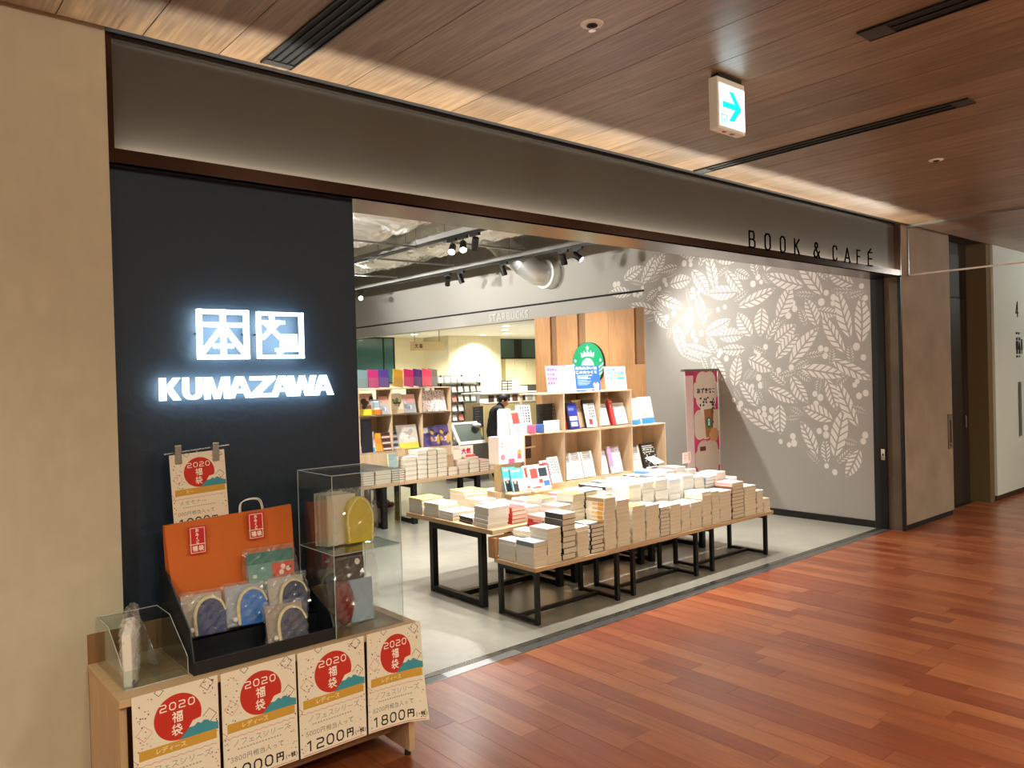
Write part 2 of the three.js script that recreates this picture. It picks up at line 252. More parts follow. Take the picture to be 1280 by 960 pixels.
// right end: door pocket, pillar, recess, corridor wall with the rest-room sign
struct('door_1', bx(8.395, 8.45, 0, 2.684, -3.725, -3.80), M.blackSatin);
struct('trim_2', bx(8.40, 8.45, 0, 2.684, -3.80, -3.862), M.black);
struct('trim_3', bx(8.405, 8.44, 0, 2.684, FZ + 0.0, FZ - 0.03), M.black);
struct('wall_jamb', bx(8.42, 8.5, 0, 2.69, FZ - 0.03, -3.73), M.plasterDark);
struct('pillar', bx(8.44, 9.72, 0.06, YC + 0.02, FZ, -3.86), M.plaster);
struct('baseboard_pillar', bx(8.442, 9.718, -0.01, 0.06, FZ - 0.012, -3.8), M.dark);
struct('wall_recess', bx(9.72, 10.9, -0.02, YC + 0.02, -3.76, -3.9), std('#2a2119', 0.7));
{ const d = structGroup('door_2'); mesh('door_leaf', rb(9.85, 10.72, 0.0, 2.56, -3.75, -3.762, 0.003), std('#2c231b', 0.55), d); mesh('door_transom', bx(9.85, 10.72, 2.58, 3.1, -3.752, -3.762), std('#241c15', 0.6), d); mesh('door_handle', rod([10.62, 0.95, -3.72], [10.62, 1.1, -3.72], 0.008), M.steel, d); }
struct('wall_side', bx(10.83, 10.98, -0.02, YC + 0.02, -3.53, -3.86), M.olive);
struct('wall_right', bx(10.98, 16, 0.07, YC + 0.02, -3.50, -3.86), M.whiteWall);
struct('baseboard_right', bx(10.982, 16, -0.01, 0.07, -3.512, -3.8), std('#3a2418', 0.6));

// ---------------------------------------------------------------- structure: shop shell
struct('shop_floor', bx(0.4, 16, -0.2, 0, -3.836, -16.2), M.concrete);
struct('shop_ceiling', bx(0.6, 8.8, 4.02, 4.2, FZ - 0.3, -16.2), M.slab);
struct('wall_shop_left', bx(0.6, 0.8, 0, 4.05, FZ - 0.4, -16.2), M.greyWall);
struct('wall_shop_front', bx(0.6, 8.8, YC + 0.0, 4.05, FZ - 0.12, FZ - 0.3), M.greyWall);
struct('wall_shop_back', bx(0.6, 8.41, 0, 4.05, -16, -16.2), M.cream);
// mural wall: white coffee branches painted on the grey wall (flat paint)
const mural = canvasTex(1728, 1400, (g, W, H) => {      // 3.84 m x 3.11 m, u runs into the shop
  const s = W / 3.84, r = rngOf(41);
  g.fillStyle = '#a39e95'; g.fillRect(0, 0, W, H);
  const X = (z) => (-3.86 - z) * s, Y = (y) => H - (y - 0.4) * s * (H / (3.11 * s));
  const poly = [[-7.62, 3.16], [-7.6, 2.85], [-6.75, 2.35], [-6.4, 2.0], [-5.95, 1.75], [-5.6, 1.3], [-5.25, 1.0], [-4.75, 0.78], [-4.4, 0.55], [-3.95, 0.52], [-3.92, 2.62], [-4.3, 2.95], [-5.0, 3.3], [-6.3, 3.35]];
  const inside = (x, y) => { let c = false; for (let i = 0, j = poly.length - 1; i < poly.length; j = i++) { const [a, b] = poly[i], [d, e] = poly[j]; if ((b > y) !== (e > y) && x < ((d - a) * (y - b)) / (e - b) + a) c = !c; } return c; };
  const used = []; const free = (pts, rad) => pts.every(([x, y]) => inside(x, y) && used.every(([a, b, q]) => Math.hypot(a - x, b - y) > (q + rad) * 0.86));
  const white = '#dcd8d0';
  const berry = (z, y, q) => { g.fillStyle = white; g.beginPath(); g.ellipse(X(z), Y(y), q * s, q * s * 1.12, 0, 0, 7); g.fill(); };
  const nodes = [];
  for (let t = 0; t < 2000 && nodes.length < 40; t++) { const z = -7.5 + 3.6 * r(), y = 0.5 + 2.8 * r(); if (inside(z, y) && nodes.every(([a, b]) => Math.hypot(a - z, b - y) > 0.4)) nodes.push([z, y]); }
  for (const [z, y] of nodes) { const n = 5 + Math.floor(r() * 3); for (let i = 0; i < n; i++) { const a = r() * 7, d = 0.03 + 0.07 * r(), q = 0.026 + 0.014 * r(), p = [z + Math.cos(a) * d, y + Math.sin(a) * d]; if (free([p], q)) { used.push([...p, q]); berry(p[0], p[1], q); } } }
  const leaf = (z, y, a, L, w) => {
    const c = Math.cos(a), d = Math.sin(a), rad = w * 0.5, pts = [0.22, 0.5, 0.78].map((k) => [z + c * L * k, y + d * L * k]);
    if (!free(pts, rad)) return false; pts.forEach((p) => used.push([...p, rad]));
    g.save(); g.translate(X(z), Y(y)); g.rotate(Math.atan2(-d, -c)); const l = L * s, h = w * 0.56 * s, bend = (r() - 0.5) * h * 0.8;
    g.beginPath(); g.moveTo(0, 0); g.bezierCurveTo(l * 0.25, -h * 1.3 + bend, l * 0.7, -h * 1.25 + bend, l, bend * 0.4); g.bezierCurveTo(l * 0.7, h * 1.25 + bend, l * 0.25, h * 1.3 + bend, 0, 0); g.fillStyle = white; g.fill(); g.clip();
    g.strokeStyle = '#a39e95'; g.lineWidth = 0.02 * s; g.beginPath(); g.moveTo(0, 0); g.quadraticCurveTo(l * 0.5, bend, l * 0.97, bend * 0.5); g.stroke(); g.lineWidth = 0.015 * s;
    for (let k = 0.12; k < 0.9; k += 0.15) for (const q of [-1, 1]) { g.beginPath(); g.moveTo(l * k, bend * k * 0.9); g.quadraticCurveTo(l * (k + 0.1), q * h * 0.5 + bend, l * (k + 0.2), q * h * 1.2 + bend); g.stroke(); }
    g.restore(); return true;
  };
  for (let t = 0; t < 9000; t++) { const n = nodes[Math.floor(r() * nodes.length)], a0 = r() * 6.283, d = 0.09 + r() * 0.34, k = t < 4000 ? 1 : t < 6500 ? 0.7 : 0.45; leaf(n[0] + Math.cos(a0) * d, n[1] + Math.sin(a0) * d, a0 + (r() - 0.5) * 0.8, (0.34 + 0.24 * r()) * k, (0.13 + 0.05 * r()) * k); }
  g.fillStyle = '#a39e95'; g.fillRect(0, 0, W, 8); g.fillRect(0, H - 8, W, 8); g.fillRect(0, 0, 8, H); g.fillRect(W - 8, 0, 8, H);
});
mural.wrapS = mural.wrapT = THREE.ClampToEdgeWrapping;
M.mural = std('#ffffff', 0.8, { map: mural });
function wallX(x0, x1, y0, y1, z0, z1) { const g = new THREE.BoxGeometry(x1 - x0, y1 - y0, z0 - z1); g.translate((x0 + x1) / 2, (y0 + y1) / 2, (z0 + z1) / 2); const p = g.attributes.position, u = g.attributes.uv, n = g.attributes.normal; for (let i = 0; i < p.count; i++) if (n.getX(i) < -0.5) u.setXY(i, (-3.86 - p.getZ(i)) / 3.84, (p.getY(i) - 0.4) / 3.11); else u.setXY(i, 0.001, 0.001); return g; }
struct('wall_mural', wallX(8.41, 8.6, 0, 4.05, -3.86, -7.0), M.mural);
struct('baseboard_mural', bx(8.395, 8.41, 0, 0.075, -3.87, -7.0), M.black);
struct('wall_soffit', wallX(8.425, 8.6, 2.905, 4.05, -7.0, -16.1), M.mural);
struct('trim_soffit_slit', bx(8.44, 8.6, 2.875, 2.905, -7.0, -16.1), M.dark);
struct('wall_soffit_lower', wallX(8.425, 8.6, 2.665, 2.875, -7.0, -16.1), M.mural);
{ // wood-panelled wall under the soffit with narrow dark niches
  const w = structGroup('wall_wood');
  mesh('wood_backing', bx(8.48, 8.6, 0, 2.665, -7.0, -9.26), M.oakDark, w);
  for (const [a, b] of [[-7.0, -7.037], [-7.211, -7.70], [-7.704, -8.167], [-8.336, -8.795], [-8.941, -9.26]]) mesh('wood_panel', bx(8.43, 8.48, 1.87, 2.665, a, b), M.oak, w);
  for (const [a, b] of [[-7.0, -7.70], [-7.704, -8.34], [-8.344, -8.8], [-8.804, -9.26]]) mesh('wood_panel', bx(8.43, 8.48, 0, 1.868, a, b), M.oak, w);
  for (const [a, b] of [[-7.037, -7.211], [-8.167, -8.336], [-8.795, -8.941]]) mesh('niche_panel', bx(8.462, 8.48, 1.87, 2.665, a, b), M.oakDark, w);
  mesh('end_panel', bx(8.43, 8.62, 0, 2.665, -9.26, -9.3), M.oak, w);
}
{ // timber ceiling over the front of the shop
  const c = structGroup('ceiling_timber');
  mesh('ceiling_backing', bx(0.8, 8.42, 3.52, 3.6, FZ - 0.3, -6.98), M.dark, c);
  mesh('ceiling_edge', bx(0.8, 8.42, 3.49, 4.02, -6.96, -6.985), M.greyWall, c);
  let x = 2.0, i = 0; while (x < 8.4) { const w = i % 2 ? 0.19 : 0.62; mesh('timber_board', bx(x, Math.min(8.41, x + w - 0.006), 3.495, 3.52, FZ - 0.3, -6.97, false), i % 2 ? M.copperDark : M.copper, c); x += w; i++; }
}
// back room seen under the soffit
struct('ceiling_back_room', bx(8.45, 16.1, 2.72, 2.8, -7.0, -15.7), M.ceilWhite);
struct('wall_back_room', bx(8.2, 16.1, 0, 2.75, -15.5, -15.7), M.cream);
struct('wall_back_room_right', bx(15.9, 16.1, 0, 2.75, -7, -15.7), M.cream);
struct('wall_cafe_front', bx(8.6, 16.1, 0, 2.75, -6.9, -7.0), M.cream);
{ const c = structGroup('pillar_cream'); for (let i = 0; i < 6; i++) mesh('panel_board', bx(10.45 + i * 0.26, 10.45 + i * 0.26 + 0.257, 0, 2.72, -14.5, -14.6), M.cream, c); mesh('pillar_core', bx(10.45, 12.01, 0, 2.719, -14.6, -15.5), M.cream, c); }
function darkWindow(x0, x1, y0, y1, z, mull) {
  const w = structGroup('window'); w.name = w.name.replace('window', 'window_' + (taken.get('window')));
  mesh('window_pane', bx(x0, x1, y0, y1, z + 0.01, z - 0.02), M.glassDark, w);
  mesh('window_frame', merge([bx(x0 - 0.03, x1 + 0.03, y1, y1 + 0.03, z + 0.02, z - 0.02), bx(x0 - 0.03, x1 + 0.03, y0 - 0.03, y0, z + 0.02, z - 0.02), bx(x1, x1 + 0.03, y0, y1, z + 0.02, z - 0.02), ...mull.map(([a, b]) => bx(a, b, y0, y1, z + 0.022, z - 0.02))]), M.black, w);
}
darkWindow(8.5, 9.58, 1.68, 2.69, -15.47, [[9.3, 9.33]]);
darkWindow(12.75, 14.4, 2.23, 2.7, -15.47, [[13.27, 13.52]]);
// ---------------------------------------------------------------- corridor ceiling fittings
function lineDiffuser(x0, x1, z0, z1, blades, label, endLen = 0.12) {
  const t = thing('air_diffuser', label, 'air vent', [(x0 + x1) / 2, YC, (z0 + z1) / 2]);
  const w = x1 - x0, L = z1 - z0;
  mesh('frame', merge([bx(-w / 2, -w / 2 + 0.008, -0.01, -0.001, -L / 2, L / 2), bx(w / 2 - 0.008, w / 2, -0.01, -0.001, -L / 2, L / 2)]), M.blackSatin, t);
  mesh('end_plate', bx(-w / 2 + 0.008, w / 2 - 0.008, -0.008, -0.001, -L / 2, -L / 2 + endLen), std('#2a2825', 0.5), t);
  mesh('end_plate', bx(-w / 2 + 0.008, w / 2 - 0.008, -0.008, -0.001, L / 2 - endLen, L / 2), std('#2a2825', 0.5), t);
  mesh('slot', bx(-w / 2 + 0.008, w / 2 - 0.008, -0.003, -0.001, -L / 2 + endLen, L / 2 - endLen), M.dark, t);
  for (let i = 1; i < blades; i++) { const bxx = -w / 2 + (w * i) / blades; mesh('blade', bx(bxx - 0.004, bxx + 0.004, -0.009, -0.003, -L / 2 + endLen, L / 2 - endLen), M.blackSatin, t); }
  return t;
}
lineDiffuser(1.476, 1.627, -3.465, -1.9, 4, 'wide black line air vent with several slots in the ceiling above the dark sign wall', 0.05);
lineDiffuser(3.44, 3.573, -1.617, -0.3, 2, 'short wide black air vent in the ceiling at the top right corner');
lineDiffuser(4.785, 4.905, -3.49, -1.63, 2, 'long narrow black air vent in the ceiling to the right of the exit sign', 0.1);
function detector(x, z, label) {
  const t = thing('ceiling_sprinkler', label, 'sprinkler', [x, YC, z]);
  const pr = [[0, -0.004], [0.02, -0.006], [0.046, -0.004], [0.05, 0]].map((p) => new THREE.Vector2(p[0], p[1]));
  mesh('cover_plate', new THREE.LatheGeometry(pr, 28), M.white, t);
  mesh('cup', new THREE.CylinderGeometry(0.02, 0.024, 0.005, 20).translate(0, -0.006, 0), M.dark, t);
  mesh('head', new THREE.CylinderGeometry(0.006, 0.008, 0.022, 10).translate(0, -0.016, 0), M.chrome, t);
  mesh('deflector', new THREE.CylinderGeometry(0.016, 0.016, 0.002, 16).translate(0, -0.028, 0), M.chrome, t);
}
detector(2.436, -2.274, 'round white ceiling sprinkler left of the exit sign, nearer the frame top');
detector(6.043, -2.28, 'small round white ceiling sprinkler at far right beyond the long air vent');
{ // hanging exit sign
  const t = thing('exit_sign', 'lit white exit sign box with cyan right arrow hanging under the wooden ceiling', 'exit sign', [3.43, 0, -2.28]);
  mesh('housing', rb(-0.12, 0.12, 2.955, 3.215, -0.03, 0.024, 0.006), M.white, t);
  mesh('mount', bx(-0.1, 0.1, 3.215, YC, -0.024, 0.018), M.black, t);
  const tex = canvasTex(256, 288, (g, W, H) => {
    g.fillStyle = '#ffffff'; g.fillRect(0, 0, W, H); g.fillStyle = '#00d8cf';
    g.beginPath(); g.moveTo(32, 118); g.lineTo(150, 118); g.lineTo(96, 40); g.lineTo(142, 40); g.lineTo(222, 140); g.lineTo(142, 242); g.lineTo(92, 242); g.lineTo(152, 160); g.lineTo(32, 160); g.closePath(); g.fill();
    g.strokeStyle = '#0fa79c'; g.lineWidth = 6; g.strokeRect(20, 212, 50, 60); g.beginPath(); g.moveTo(34, 272); g.lineTo(46, 240); g.lineTo(58, 252); g.moveTo(46, 240); g.lineTo(52, 228); g.stroke(); g.clearRect(24, 269, 42, 6); g.fillStyle = '#fff'; g.fillRect(23, 268, 44, 8);
  });
  const face = new THREE.PlaneGeometry(0.222, 0.212); face.translate(0.004, 3.078, 0.0255);
  mesh('lit_face', face, std('#111111', 0.3, { emissive: '#ffffff', emissiveMap: tex, emissiveIntensity: 1.45 }), t);
  mesh('test_lamp', bx(-0.05, -0.03, 2.952, 2.956, -0.005, 0.01), std('#c0463a', 0.5), t);
  mesh('pull_switch', bx(0.02, 0.045, 2.951, 2.956, -0.008, 0.01), M.steel, t);
  const L = new THREE.RectAreaLight(new THREE.Color(0.75, 0.97, 1), 2.2, 0.2, 0.22); L.position.set(0, 3.088, 0.03); L.rotation.y = Math.PI; t.add(L);
}
{ // unseen corridor downlights, out of view, placed to light floor and walls
  let n = 0;
  for (const [x, z] of [[-1.3, -1.7], [0.9, 0.5], [3.2, 0.5], [5.6, 0.2], [8.0, 0.3], [10.6, -0.7]]) {
    const t = thing('unseen_corridor_downlight', 'unseen warm corridor downlight out of view, ' + NTH[n] + ' along the wooden ceiling', 'ceiling light', [x, YC, z]); n++;
    mesh('ring', new THREE.TorusGeometry(0.06, 0.006, 8, 28).rotateX(Math.PI / 2), M.white, t);
    mesh('lens', new THREE.CylinderGeometry(0.055, 0.055, 0.006, 24).translate(0, -0.004, 0), M.lampWarm, t);
    const L = new THREE.SpotLight(WARM, LIGHT.down, 0, 1.3, 0.8, 2); L.position.set(0, -0.02, 0); L.target.position.set(0, -2, 0); L.shadow.radius = 3; L.castShadow = true; t.add(L, L.target);
  }
}
{ // added fill drums out of view, brightening the corridor walls and ceiling
  let n = 0;
  for (const [x, z, w] of [[-1.6, 0.6, 1], [0.6, 1.8, 1], [3.6, 1.8, 1], [6.6, 1.4, 1], [9.6, 1.2, 1], [12.9, -1.7, 0.85]]) {
    const t = thing('added_fill_drum', 'added round fill drum light out of view, ' + NTH[n] + ' along the corridor', 'ceiling light', [x, YC, z]); n++;
    mesh('ring', new THREE.CylinderGeometry(0.1, 0.1, 0.02, 28).translate(0, -0.01, 0), M.white, t);
    mesh('opal_drum', new THREE.CylinderGeometry(0.09, 0.085, 0.1, 28).translate(0, -0.07, 0), n === 6 ? M.led : M.lampWarm, t);
    const L = new THREE.PointLight(n === 6 ? new THREE.Color(0.92, 1, 0.95) : WARM, LIGHT.corridor * w, 0, 2); L.position.set(0, -0.08, 0); L.shadow.radius = 4; L.castShadow = true; t.add(L);
  }
}
{ // smoke barrier: a clear pane hung from the ceiling across the corridor
  const t = structGroup('glass_barrier');
  mesh('glass_pane', bx(8.60, 8.608, 2.715, YC - 0.004, FZ + 0.005, 3.4), M.glass, t);
  mesh('ceiling_channel', bx(8.592, 8.616, YC - 0.02, YC, FZ + 0.005, 3.4), M.steel, t);
  mesh('bottom_channel', bx(8.594, 8.614, 2.70, 2.716, FZ + 0.005, 3.4), M.white, t);
  mesh('side_channel', bx(8.594, 8.614, 2.70, YC, FZ + 0.001, FZ + 0.012), M.steel, t);
}
// ---------------------------------------------------------------- shop name on the dark wall
const font = await new FontLoader().loadAsync('fonts/droid/droid_sans_bold.typeface.json');
const fontThin = await new FontLoader().loadAsync('fonts/droid/droid_sans_regular.typeface.json');
{
  const t = thing('neon_sign', 'glowing white shop name letters with two square emblems on the dark wall', 'illuminated sign', [0, 0, -3.575]);
  const xs = [[1.02, 1.113], [1.119, 1.206], [1.213, 1.332], [1.317, 1.437], [1.423, 1.553], [1.527, 1.64], [1.612, 1.763], [1.742, 1.854]];
  [...'KUMAZAWA'].forEach((ch, i) => {
    const g = new TextGeometry(ch, { font, size: 0.1, depth: 0.02, curveSegments: 4, bevelEnabled: true, bevelSize: 0.001, bevelThickness: 0.003, bevelSegments: 1 }); g.computeBoundingBox();
    const b = g.boundingBox, k = ((xs[i][1] - xs[i][0]) * 0.95) / (b.max.x - b.min.x), ky = 0.1 / (b.max.y - b.min.y); g.translate(-b.min.x, -b.min.y, 0); g.scale(k, ky, 1); g.translate(xs[i][0], 1.683 - i * 0.0004, 0);
    mesh('letter', g, M.neon, t);
  });
  const em = (lines, w) => merge(lines.map(([a, b]) => bar2(a, b, w, 0.024).translate(0, 0, 0.012)));
  const sq = (x0, x1, y0, y1) => [[[x0, y0], [x1, y0]], [[x0, y1], [x1, y1]], [[x0, y0], [x0, y1]], [[x1, y0], [x1, y1]]];
  { const x0 = 1.197, x1 = 1.412, y0 = 1.873, y1 = 2.079, cx = 1.304;
    mesh('emblem', em([...sq(x0, x1, y0, y1), [[x0, 2.02], [x1, 2.02]], [[cx, y1], [cx, y0]], [[cx, 2.015], [x0 + 0.012, y0 + 0.02]], [[cx, 2.015], [x1 - 0.012, y0 + 0.02]], [[cx - 0.035, 1.923], [cx + 0.035, 1.923]]], 0.021), M.neon, t); }
  { const x0 = 1.472, x1 = 1.686, y0 = 1.873, y1 = 2.078, X = (k) => x0 + (x1 - x0) * k, Y = (k) => y1 - (y1 - y0) * k;
    const block = bx(X(0.5), X(0.88), Y(0.47), Y(0.83), 0, 0.024);
    mesh('emblem', merge([em([...sq(x0, x1, y0, y1), [[X(0.1), Y(0.2)], [X(0.56), Y(0.2)]], [[X(0.3), Y(0.05)], [X(0.32), Y(0.2)]], [[X(0.46), Y(0.2)], [X(0.1), Y(0.55)]], [[X(0.16), Y(0.22)], [X(0.5), Y(0.56)]], [[X(0.42), Y(0.84)], [X(0.92), Y(0.84)]], [[X(0.55), Y(0.84)], [X(0.47), Y(0.93)]]], 0.017), block]), M.neon, t); }
  mesh('standoff', merge([1.06, 1.3, 1.58, 1.8].map((x) => rod([x, 1.72, -0.046], [x, 1.72, 0.002], 0.004)).concat([[1.197, 1.98], [1.412, 1.98], [1.472, 1.98], [1.686, 1.98]].map(([x, y]) => rod([x, y, -0.046], [x, y, 0.002], 0.004)))), M.black, t);
  for (const [x, y, w, h] of [[1.437, 1.733, 0.82, 0.09], [1.304, 1.976, 0.22, 0.2], [1.579, 1.976, 0.22, 0.2]]) { const L = new THREE.RectAreaLight(COOL, 3, w, h); L.position.set(x, y, 0.04); L.rotation.y = Math.PI; t.add(L); const B = new THREE.RectAreaLight(COOL, 9, w, h); B.position.set(x, y, -0.004); t.add(B); }
}
{ // thin black letters that stand on the fascia's trim
  const t = thing('fascia_lettering', 'thin black letters BOOK & CAFÉ standing on the lit fascia trim', 'lettering', [0, 2.742, FZ + 0.0045]);
  const H = 0.13, S = (pts) => merge(pts.map(([a, b]) => bar2(a, b, 0.0125, 0.008)));
  const box = (w, c) => [[[c, 0], [w - c, 0]], [[w - c, 0], [w, c]], [[w, c], [w, H - c]], [[w, H - c], [w - c, H]], [[w - c, H], [c, H]], [[c, H], [0, H - c]], [[0, H - c], [0, c]], [[0, c], [c, 0]]];
  const A = { B: (w) => [[[0, 0], [0, H]], [[0, H], [w * 0.7, H]], [[w * 0.7, H], [w * 0.85, H - 0.015]], [[w * 0.85, H - 0.015], [w * 0.85, H * 0.62]], [[w * 0.85, H * 0.62], [w * 0.7, H * 0.5]], [[0, H * 0.5], [w * 0.75, H * 0.5]], [[w * 0.75, H * 0.5], [w, H * 0.36]], [[w, H * 0.36], [w, 0.015]], [[w, 0.015], [w * 0.8, 0]], [[0, 0], [w * 0.8, 0]]],
    O: (w) => box(w, 0.02), K: (w) => [[[0, 0], [0, H]], [[0, H * 0.45], [w, H]], [[w * 0.35, H * 0.6], [w, 0]]],
    '&': (w) => [[[w, 0], [w * 0.2, H * 0.78]], [[w * 0.2, H * 0.78], [w * 0.25, H * 0.95]], [[w * 0.25, H * 0.95], [w * 0.45, H]], [[w * 0.45, H], [w * 0.68, H * 0.9]], [[w * 0.68, H * 0.9], [w * 0.66, H * 0.75]], [[w * 0.66, H * 0.75], [w * 0.1, H * 0.4]], [[w * 0.1, H * 0.4], [0, H * 0.2]], [[0, H * 0.2], [w * 0.15, 0.005]], [[w * 0.15, 0.005], [w * 0.5, 0]], [[w * 0.5, 0], [w, H * 0.42]]],
    C: (w) => [[[w, H * 0.8], [w - 0.01, H]], [[w - 0.01, H], [0.015, H]], [[0.015, H], [0, H - 0.02]], [[0, H - 0.02], [0, 0.02]], [[0, 0.02], [0.015, 0]], [[0.015, 0], [w - 0.01, 0]], [[w - 0.01, 0], [w, 0.02]]],
    A: (w) => [[[0, 0], [w / 2, H]], [[w / 2, H], [w, 0]], [[w * 0.2, H * 0.3], [w * 0.8, H * 0.3]]], F: (w) => [[[0, 0], [0, H]], [[0, H], [w, H]], [[0, H * 0.55], [w * 0.9, H * 0.55]]],
    E: (w) => [[[0, 0], [0, H]], [[0, H], [w, H]], [[0, H * 0.52], [w * 0.9, H * 0.52]], [[0, 0], [w, 0]], [[w * 0.35, H + 0.012], [w * 0.7, H + 0.034]]] };
  for (const [c, x0, x1] of [['B', 5.59, 5.682], ['O', 5.824, 5.913], ['O', 6.062, 6.147], ['K', 6.293, 6.381], ['&', 6.622, 6.733], ['C', 6.974, 7.057], ['A', 7.197, 7.311], ['F', 7.445, 7.516], ['E', 7.679, 7.772]]) mesh('letter', S(A[c](x1 - x0 - 0.012)).translate(x0 + 0.006, 0.006, 0), M.ink, t);
}
// ---------------------------------------------------------------- right end of the corridor
{ const t = thing('door_lock', 'small steel lock plate on the black sliding door edge', 'lock', [8.392, 0.80, -3.76]);
  mesh('lock_plate', rb(-0.004, 0.003, -0.06, 0.06, -0.022, 0.022, 0.002), M.chrome, t); mesh('keyhole', bx(-0.006, -0.003, -0.012, 0.012, -0.006, 0.006), M.black, t); }
{ const t = thing('pull_plate', 'grey vertical pull plate on the beige pillar', 'door handle', [9.63, 0.975, FZ + 0.004]);
  mesh('plate', rb(-0.055, 0.055, -0.2, 0.2, -0.003, 0.006, 0.002), std('#6f665c', 0.5), t); mesh('grip', rb(-0.012, 0.012, -0.13, 0.13, 0.004, 0.02, 0.004), std('#57504a', 0.4), t); mesh('keyhole', new THREE.CylinderGeometry(0.01, 0.01, 0.006, 12).rotateX(Math.PI / 2).translate(0, -0.16, 0.007), M.black, t); }
{ const t = thing('grab_bar', 'grey vertical bar fixed on the pale wall below the rest room signs', 'grab bar', [11.85, 1.13, -3.49]);
  mesh('rail', rb(-0.03, 0.03, -0.36, 0.36, 0.0, 0.012, 0.003), std('#6d716e', 0.45), t); mesh('groove', bx(-0.008, 0.008, -0.34, 0.34, 0.012, 0.014), std('#4c4f4c', 0.5), t); }
{ const g = new TextGeometry('4', { font: fontThin, size: 0.21, depth: 0.006, curveSegments: 4 }); g.computeBoundingBox(); g.translate(-g.boundingBox.min.x, 0, 0); g.scale(0.62, 1, 1);
  solo('floor_number', g, M.black, [11.78, 2.35, -3.499], 'tall thin black numeral 4 on the pale wall at the right edge', 'wall sign'); }
{ const t = thing('restroom_sign', 'small black rest room pictograms on the pale wall below the numeral', 'wall sign', [11.86, 1.86, -3.499]);
  const man = (x, skirt) => merge([new THREE.CylinderGeometry(0.022, 0.022, 0.006, 16).rotateX(Math.PI / 2).translate(x, 0.2, 0.003), skirt ? new THREE.CylinderGeometry(0.015, 0.05, 0.11, 3).scale(1, 1, 0.06).translate(x, 0.115, 0.003) : bx(x - 0.032, x + 0.032, 0.06, 0.172, 0, 0.006), bx(x - 0.02, x - 0.004, 0.0, 0.06, 0, 0.006), bx(x + 0.004, x + 0.02, 0.0, 0.06, 0, 0.006)]);
  mesh('man_pictogram', man(-0.06, false), M.black, t); mesh('woman_pictogram', man(0.05, true), M.black, t);
  mesh('frame', merge([bx(-0.002, 0.002, 0, 0.23, 0, 0.004), bx(0.11, 0.16, 0.05, 0.2, 0, 0.004), bx(0.125, 0.145, 0.0, 0.05, 0, 0.004)]), M.black, t);
  mesh('arrow', merge([bx(-0.09, -0.03, 0.262, 0.29, 0, 0.004), bx(0.0, 0.05, 0.262, 0.29, 0, 0.004), bx(-0.09, -0.02, -0.045, -0.02, 0, 0.004), bx(0.02, 0.06, -0.045, -0.02, 0, 0.004)]), M.black, t); }

// ---------------------------------------------------------------- price stand in front of the dark wall
const ST = 0.62;     // height of its top
{
  const t = thing('display_stand', 'low pale wooden display stand with price sheets on its front', 'display stand', [1.34, 0, -3.31]);
  mesh('top_board', rb(-0.64, 0.635, ST - 0.03, ST, -0.235, 0.265, 0.004, true), M.beech, t);
  mesh('side_panel', bx(-0.635, -0.61, 0.03, ST - 0.03, -0.23, 0.24), M.beech, t);
  mesh('side_panel', bx(0.575, 0.605, 0.03, ST - 0.03, -0.23, 0.26), M.beech, t);
  mesh('shelf_board', bx(-0.61, 0.575, 0.1, 0.125, -0.23, 0.16), M.oakDark, t);
  mesh('back_board', bx(-0.635, 0.605, 0.1, ST + 0.12, -0.255, -0.236), M.oakDark, t);
  for (const [x, z] of [[-0.62, -0.2], [-0.62, 0.22], [0.59, -0.2], [0.59, 0.22]]) mesh('foot', new THREE.CylinderGeometry(0.014, 0.016, 0.03, 12).translate(x, 0.015, z), M.black, t);
}
const signs = [['レディース', 'ノフェスシリーズ', '3800', '1000'], ['レディース', 'ノフェスシリーズ', '3800', '1000'], ['レディース', 'ノフェスシリーズ', '5000', '1200'], ['レディース', 'ノフェスシリーズ', '8200', '1800']].map((s, i) => priceSign(s[0], s[1], s[2], s[3], 100 + i));
function sheet(w, h, tex, bow, corner = 0, flat = true) {         // a thick paper sheet, slightly bowed, its print on the front
  const g = new THREE.BoxGeometry(w, h, 0.0012, 10, 12, 1), p = g.attributes.position;
  for (let i = 0; i < p.count; i++) { const u = p.getX(i) / w, v = 0.5 - p.getY(i) / h; p.setZ(i, p.getZ(i) + bow * (u + 0.5) * (u + 0.5) * v + corner * Math.max(0, u - 0.2) * v * v); }
  g.translate(0, -h / 2, 0); g.computeVertexNormals();
  return new THREE.Mesh(g, [M.paper, M.paper, M.paper, M.paper, std('#ffffff', 0.75, { map: tex }), M.paper]);
}
[[0.74, 1.049, 'leftmost of the four on the stand', 0], [1.061, 1.368, 'second from left on the stand, priced 1000', 0], [1.377, 1.688, 'third from left on the stand, priced 1200', 0], [1.703, 1.985, 'rightmost on the stand, priced 1800, curling forward', 0.10]].forEach(([x0, x1, l, bow], i) => {
  const m = sheet(x1 - x0, 0.44, signs[i], bow * 0.3, bow); m.name = numbered('price_sign'); m.position.set((x0 + x1) / 2, ST + 0.003, -3.041 + i * 0.001); m.rotation.z = [0.004, 0.006, 0.004, -0.01][i]; m.castShadow = m.receiveShadow = true; scene.add(m);
  tag(m, 'cream price sheet with red sun, ' + l, 'price sign', 'price sheets on the stand front');
});
